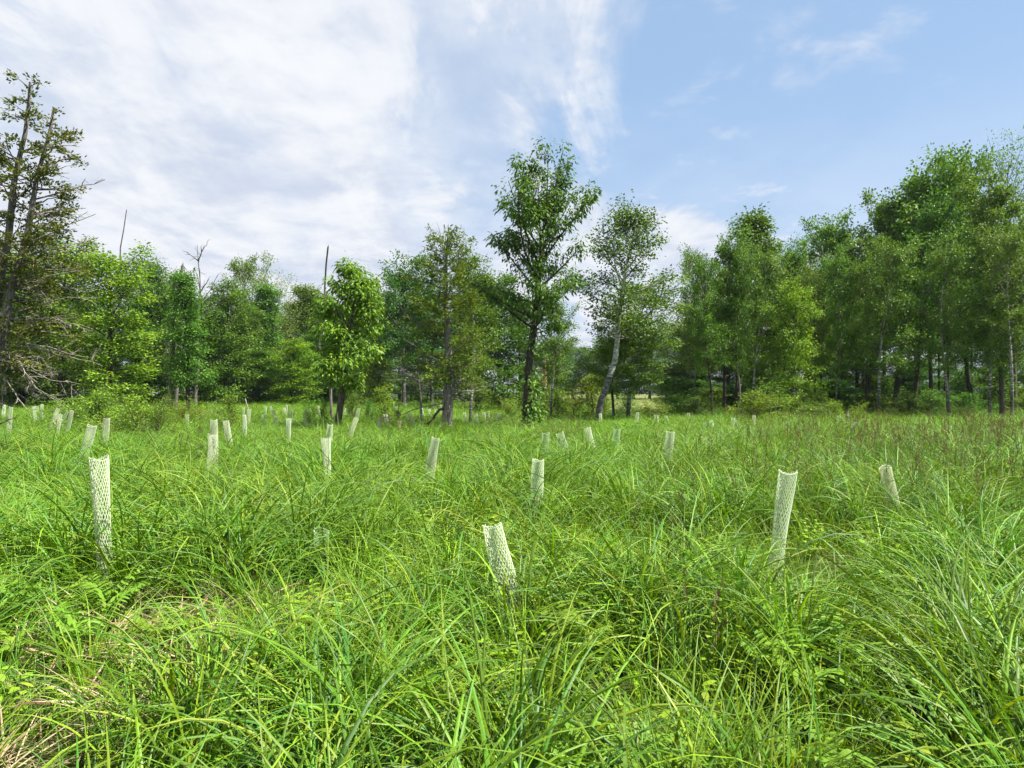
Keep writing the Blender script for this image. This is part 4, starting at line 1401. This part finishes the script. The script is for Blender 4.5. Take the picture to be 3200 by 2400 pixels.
# ------------------------------------------------------------------ mesh tubes round the planted seedlings
def tube_mesh(seed, ns=20, H=1.0, R=0.072):
    """a sleeve of plastic netting: strands crossing in diamonds, a little squashed and creased"""
    r = np.random.default_rng(seed)
    mb = MB()
    k = 34
    z = np.linspace(0, H, k)
    ph = r.uniform(0, 6.28, 3)
    sq = 0.80 + 0.12 * np.sin(z * 4 + ph[0])
    bend = 0.025 * np.sin(z * 2.6 + ph[1])
    for sg in (-1, 1):
        for i in range(ns):
            a = i * 2 * np.pi / ns + sg * z * 5.6
            rr = R * (1 + 0.07 * np.sin(2 * a + z * 5 + ph[2]) + 0.04 * np.sin(3 * a - z * 8)) + 0.0012 * sg
            zz = z * (1 + 0.012 * np.sin(a[-1] * 2 + ph[0]) + r.normal(0, 0.006))
            P = np.stack([rr * np.cos(a) + bend, rr * np.sin(a) * sq, zz], 1)
            tubes(mb, P, np.full(k, 0.0028), 4, np.clip(r.normal(0.5, 0.2), 0, 1))
    # rim strand
    a = np.linspace(0, 2 * np.pi, 25)
    zt = H * (1 + 0.012 * np.sin(a * 2 + ph[0])) - 0.008
    rr = R * (1 + 0.07 * np.sin(2 * a + H * 5 + ph[2]) + 0.04 * np.sin(3 * a - H * 8))
    tubes(mb, np.stack([rr * np.cos(a) + bend[-1], rr * np.sin(a) * sq[-1], zt], 1), np.full(25, 0.003), 4, 0.7)
    return mb.mesh('mesh_tube', M_TUBE, True)


TM = [tube_mesh(500 + i) for i in range(6)]
PALE, TANC, DIM = (1, 1, 1), (1.0, 0.8, 0.6), (0.8, 0.92, 0.75)
# photo x of the top, photo row of the top, width in pixels, sideways lean (top minus foot, metres per metre), fore lean, colour, label
TUBES = [
    (308, 1432, 62, -0.07, 0.0, PALE, 'tallest near mesh tube, standing upright in the lower left grass'),
    (1540, 1640, 74, -0.20, -0.1, PALE, 'nearest mesh tube, bent to the left in the grass below the centre'),
    (998, 1655, 56, 0.10, 0.3, DIM, 'mesh tube sunk almost out of sight in the grass left of centre'),
    (1017, 1370, 33, -0.06, 0.0, PALE, 'tall mesh tube just in front of another, left of the centre'),
    (1033, 1327, 22, 0.06, 0.0, PALE, 'mesh tube close behind the tall one left of the centre'),
    (1682, 1437, 42, 0.05, 0.05, PALE, 'short wide mesh tube below the tallest tree'),
    (2455, 1474, 58, 0.12, 0.0, PALE, 'large mesh tube in the right half, leaning right at its top'),
    (2766, 1458, 46, -0.16, 0.05, PALE, 'mesh tube at the far right front, leaning left at its top'),
    (2618, 1497, 40, -0.1, 0.2, DIM, 'half buried mesh tube between the two large right tubes'),
    (2090, 1350, 27, 0.03, 0.0, PALE, 'narrow mesh tube standing alone right of the leaning birch'),
    (1363, 1370, 34, 0.18, 0.1, PALE, 'crumpled mesh tube below the meadow cedar trunk'),
    (1703, 1353, 26, 0.0, 0.1, DIM, 'mesh tube half hidden below the ivy covered trunk'),
    (1746, 1355, 25, -0.4, 0.1, DIM, 'mesh tube leaning hard left, right neighbour of the half hidden one'),
    (1834, 1337, 21, -0.32, 0.0, PALE, 'mesh tube with a slanting top left of the leaning birch foot'),
    (1932, 1342, 22, 0.12, 0.1, DIM, 'torn mesh tube below the dark straight aspen'),
    (662, 1358, 29, 0.02, 0.0, PALE, 'front tube of the overlapping pair near the left bushes'),
    (667, 1312, 26, 0.0, 0.0, PALE, 'rear tube of the overlapping pair near the left bushes'),
    (708, 1316, 20, -0.10, 0.0, PALE, 'tube just right of the overlapping pair'),
    (902, 1308, 18, 0.0, 0.0, PALE, 'upright lone tube between the left bushes and the bright leaning tree'),
    (1113, 1306, 18, 0.30, 0.0, PALE, 'tube leaning right, just right of the bright leaning tree'),
    (1186, 1307, 14, 0.0, 0.0, PALE, 'shorter one of two tubes below the little pointed sapling'),
    (1207, 1295, 11.5, 0.0, 0.0, PALE, 'slim upright tube right below the little pointed sapling'),
    (1250, 1316, 15, 0.12, 0.0, TANC, 'brownish torn tube with a twig across its top'),
    (1280, 1292, 12.5, -0.35, 0.0, PALE, 'tube leaning left, near the left of the meadow cedar'),
    (284, 1330, 27, 0.25, 0.0, PALE, 'wide tube leaning right at the front of the left bushes'),
    (333, 1307, 22, 0.03, 0.0, PALE, 'upright tube standing against the left bushes'),
    (190, 1295, 15, 0.2, 0.0, PALE, 'front tube of the leaning cluster near the left edge'),
    (224, 1283, 14, 0.2, 0.0, PALE, 'right hand tube of the leaning cluster near the left edge'),
    (212, 1284, 12, 0.6, 0.0, DIM, 'strongly tilted tube within the leaning cluster near the left edge'),
    (182, 1277, 13, 0.4, 0.0, PALE, 'rear tube leaning right in the cluster near the left edge'),
    (174, 1288, 12, -0.5, 0.0, PALE, 'tube leaning left in the cluster near the left edge'),
    (105, 1270, 11, -0.2, 0.0, PALE, 'left one of two touching tubes before the dark left wood'),
    (116, 1270, 9, 0.1, 0.0, PALE, 'right one of two touching tubes before the dark left wood'),
    (132, 1264, 11, 0.05, 0.0, PALE, 'tube just right of the two touching tubes'),
    (36, 1272, 14, 0.1, 0.0, PALE, 'tube behind the bare cedar branches at the left edge'),
    (12, 1265, 10, 0.0, 0.0, PALE, 'leftmost tube of all, at the edge of the photo'),
    (22, 1267, 9, 0.5, 0.0, DIM, 'tilted tube beside the leftmost one'),
    (764, 1297, 16, 0.0, 0.0, PALE, 'tube below the leaning dead stick'),
    (760, 1274, 8.5, 0.0, 0.0, PALE, 'thin tube left of the leaning dead stick'),
    (780, 1279, 12, 0.1, 0.0, PALE, 'tube touched by the leaning dead stick'),
    (822, 1297, 12, 0.05, 0.2, DIM, 'faint tube right of the one below the dead stick'),
    (832, 1269, 9, 0.2, 0.0, DIM, 'left one of a far bunch below the pale dead stub'),
    (847, 1270, 8, -0.1, 0.0, PALE, 'middle one of a far bunch below the pale dead stub'),
    (853, 1281, 12, -0.3, 0.0, PALE, 'tube leaning left at the front of the far bunch below the dead stub'),
    (890, 1274, 8.5, -0.1, 0.0, PALE, 'tube below and left of the small bright wood edge tree'),
    (897, 1266, 8, 0.1, 0.0, PALE, 'farthest tube under the small bright wood edge tree'),
    (910, 1280, 11, 0.15, 0.1, DIM, 'faint wide tube under the small bright wood edge tree'),
    (955, 1283, 12, 0.0, 0.0, PALE, 'tube beside the small shrub left of the bright leaning tree'),
    (968, 1277, 8, -0.2, 0.0, DIM, 'tube peeping out behind the small shrub'),
    (995, 1269, 9, -0.1, 0.0, PALE, 'tube behind the shrub close left of the bright leaning tree'),
    (1079, 1276, 9, 0.05, 0.0, PALE, 'tube just right of the trunk of the bright leaning tree'),
    (1098, 1279, 10, 0.0, 0.0, PALE, 'open topped tube under the arching shrub'),
    (1122, 1276, 11, 0.2, 0.0, DIM, 'tube mixed into the arching shrub'),
    (586, 1295, 13, 0.1, 0.1, DIM, 'dim tube among the reddish tipped shrub'),
    (630, 1289, 9, 0.0, 0.1, DIM, 'faint tube behind the overlapping pair, to its left'),
    (662, 1279, 8, 0.0, 0.1, DIM, 'faint far tube above the overlapping pair'),
    (450, 1289, 11, 0.0, 0.0, PALE, 'tube showing through the olive bush'),
    (1232, 1264, 6.5, 0.0, 0.0, PALE, 'far tube above and right of the little pointed sapling'),
    (1239, 1270, 7.5, -0.2, 0.0, PALE, 'leaning far tube right of the little pointed sapling'),
    (1270, 1263, 6, 0.0, 0.0, PALE, 'tiny far tube midway between sapling and dead grey tree'),
    (1316, 1276, 9, -0.3, 0.0, PALE, 'tube at the foot of the small grey leafless tree'),
    (1341, 1278, 8.5, 0.0, 0.0, PALE, 'tube right of the small grey leafless tree'),
    (1360, 1279, 9, 0.1, 0.0, DIM, 'tube left of the cedar trunk among bare branches'),
    (1377, 1267, 7.5, 0.2, 0.0, PALE, 'far tube touching the left of the cedar trunk'),
    (1451, 1289, 11, -0.1, 0.0, PALE, 'tube at the foot of the slender aspen behind the cedar'),
    (1489, 1293, 11, 0.05, 0.0, PALE, 'upright tube between the slender aspen and the tallest tree'),
    (1513, 1288, 8.5, -0.1, 0.0, PALE, 'left one of a pair left of the tallest tree'),
    (1526, 1285, 9, 0.0, 0.0, PALE, 'right one of a pair left of the tallest tree'),
    (1559, 1291, 9.5, -0.05, 0.0, PALE, 'last tube before the trunk of the tallest tree'),
    (1680, 1291, 8, 0.1, 0.0, DIM, 'tube peeping out right of the ivy covered trunk'),
    (1875, 1293, 11.5, -0.08, 0.0, PALE, 'tube just right of the foot of the leaning birch'),
    (1992, 1289, 11, 0.1, 0.0, PALE, 'tube right of the banded aspen trunk'),
    (2052, 1297, 10.5, -0.08, 0.0, PALE, 'tube leaning left before the low yellow bush'),
    (2080, 1300, 9, -0.3, 0.2, DIM, 'low tilted tube beside the narrow lone one'),
    (2153, 1291, 8.5, 0.0, 0.0, PALE, 'small tube at the left foot of the right wood'),
    (2204, 1321, 14, 0.1, 0.3, DIM, 'sunken tube below the left end of the right wood'),
    (2222, 1315, 12, -0.25, 0.0, PALE, 'tube leaning left beside the sunken one'),
    (2291, 1306, 13, 0.0, 0.0, PALE, 'left one of two tubes below the low yellow green bush'),
    (2302, 1314, 10, 0.1, 0.1, DIM, 'right one of two tubes below the low yellow green bush'),
    (2324, 1298, 10, 0.0, 0.0, DIM, 'small tube just before the low yellow green bush'),
    (2356, 1298, 12.5, 0.02, 0.0, PALE, 'bright upright tube below the bright big bush'),
    (2465, 1317, 13, 0.1, 0.2, DIM, 'dim tube in the grass below the right side of the big bush'),
    (2671, 1319, 14, 0.0, 0.2, PALE, 'squat tube right of the stump'),
    (2620, 1299, 9, -0.7, 0.0, DIM, 'fallen tube just left of the stump'),
    (2849, 1334, 12, 0.0, 0.3, DIM, 'faint tube in the grass below the dark trunked poplar'),
    (2966, 1330, 16, 0.05, 0.2, PALE, 'tube below the mottled aspen at the right meadow edge'),
    (3112, 1331, 16, 0.1, 0.3, DIM, 'rightmost tube, dim in the grass below the birches'),
]
for i, (x, y, wpx, lean, fore, col, lab) in enumerate(TUBES):
    d = 0.150 * F / wpx
    d = min(d, 58)
    # keep a sensible sleeve height: top between 0.72 and 1.12 m
    top = EYE - (y - HY) / F * d
    if top < (0.40 if col == DIM else 0.62):
        d *= 0.98 / max(EYE - top, 0.2)
    top = EYE - (y - HY) / F * d
    if top > 1.15:
        d = d * (EYE - 1.1) / (EYE - top) if top < EYE - 0.05 else d
    Xt = gx(x, d)
    top = EYE - (y - HY) / F * d
    o = bpy.data.objects.new('mesh_tube', TM[i % 6])
    COL.objects.link(o)
    hz = max(top, 0.3)
    X = Xt - lean * hz
    Yb = d + fore * hz
    z0 = float(gz(X, Yb)) - 0.02
    v = Vector((Xt - X, d - Yb, top - z0))
    o.location = (X, Yb, z0)
    o.rotation_mode = 'QUATERNION'
    o.rotation_quaternion = v.to_track_quat('Z', 'Y') @ Matrix.Rotation(r_.uniform(0, 6.28), 3, 'Z').to_quaternion()
    o.scale = (1, 1, v.length)
    o.color = tuple(col) + (1,)
    tag(o, lab, 'tree tube', 'mesh tubes round planted seedlings')


# ------------------------------------------------------------------ the damp summer air
def build_haze():
    m, t, out = new_mat('air')
    v = t.new('ShaderNodeVolumePrincipled')
    v.inputs['Color'].default_value = (0.80, 0.88, 1.0, 1)
    v.inputs['Density'].default_value = 0.00014
    v.inputs['Anisotropy'].default_value = 0.2
    t.l.new(v.outputs[0], out.inputs['Volume'])
    x0, x1, y0, y1, z0, z1 = -470.0, 470.0, -170.0, 620.0, -1.5, 22.0
    mb = MB()
    c = np.array([[x, y, z] for z in (z0, z1) for x, y in ((x0, y0), (x1, y0), (x1, y1), (x0, y1))])
    mb.add(c, [[3, 2, 1, 0], [4, 5, 6, 7], [0, 1, 5, 4], [1, 2, 6, 5], [2, 3, 7, 6], [3, 0, 4, 7]])
    o = mb.build('haze', m, smooth=False)
    o['kind'] = 'stuff'
    o['label'] = 'thin bluish summer haze over the meadow'


build_haze()

# trees that still share a description: tell them apart by their order from left to right
same = {}
for o in S.objects:
    if o.parent is None and o.get('group') and o.get('label'):
        same.setdefault(o['label'], []).append(o)
for lab, os_ in same.items():
    if len(os_) in (2, 3):
        os_.sort(key=lambda o: o.location.x / o.location.y)
        for o, wd in zip(os_, ('leftmost', 'rightmost') if len(os_) == 2 else ('leftmost', 'middle', 'rightmost')):
            o['label'] = wd + ' ' + lab
print('objects', len(S.objects))
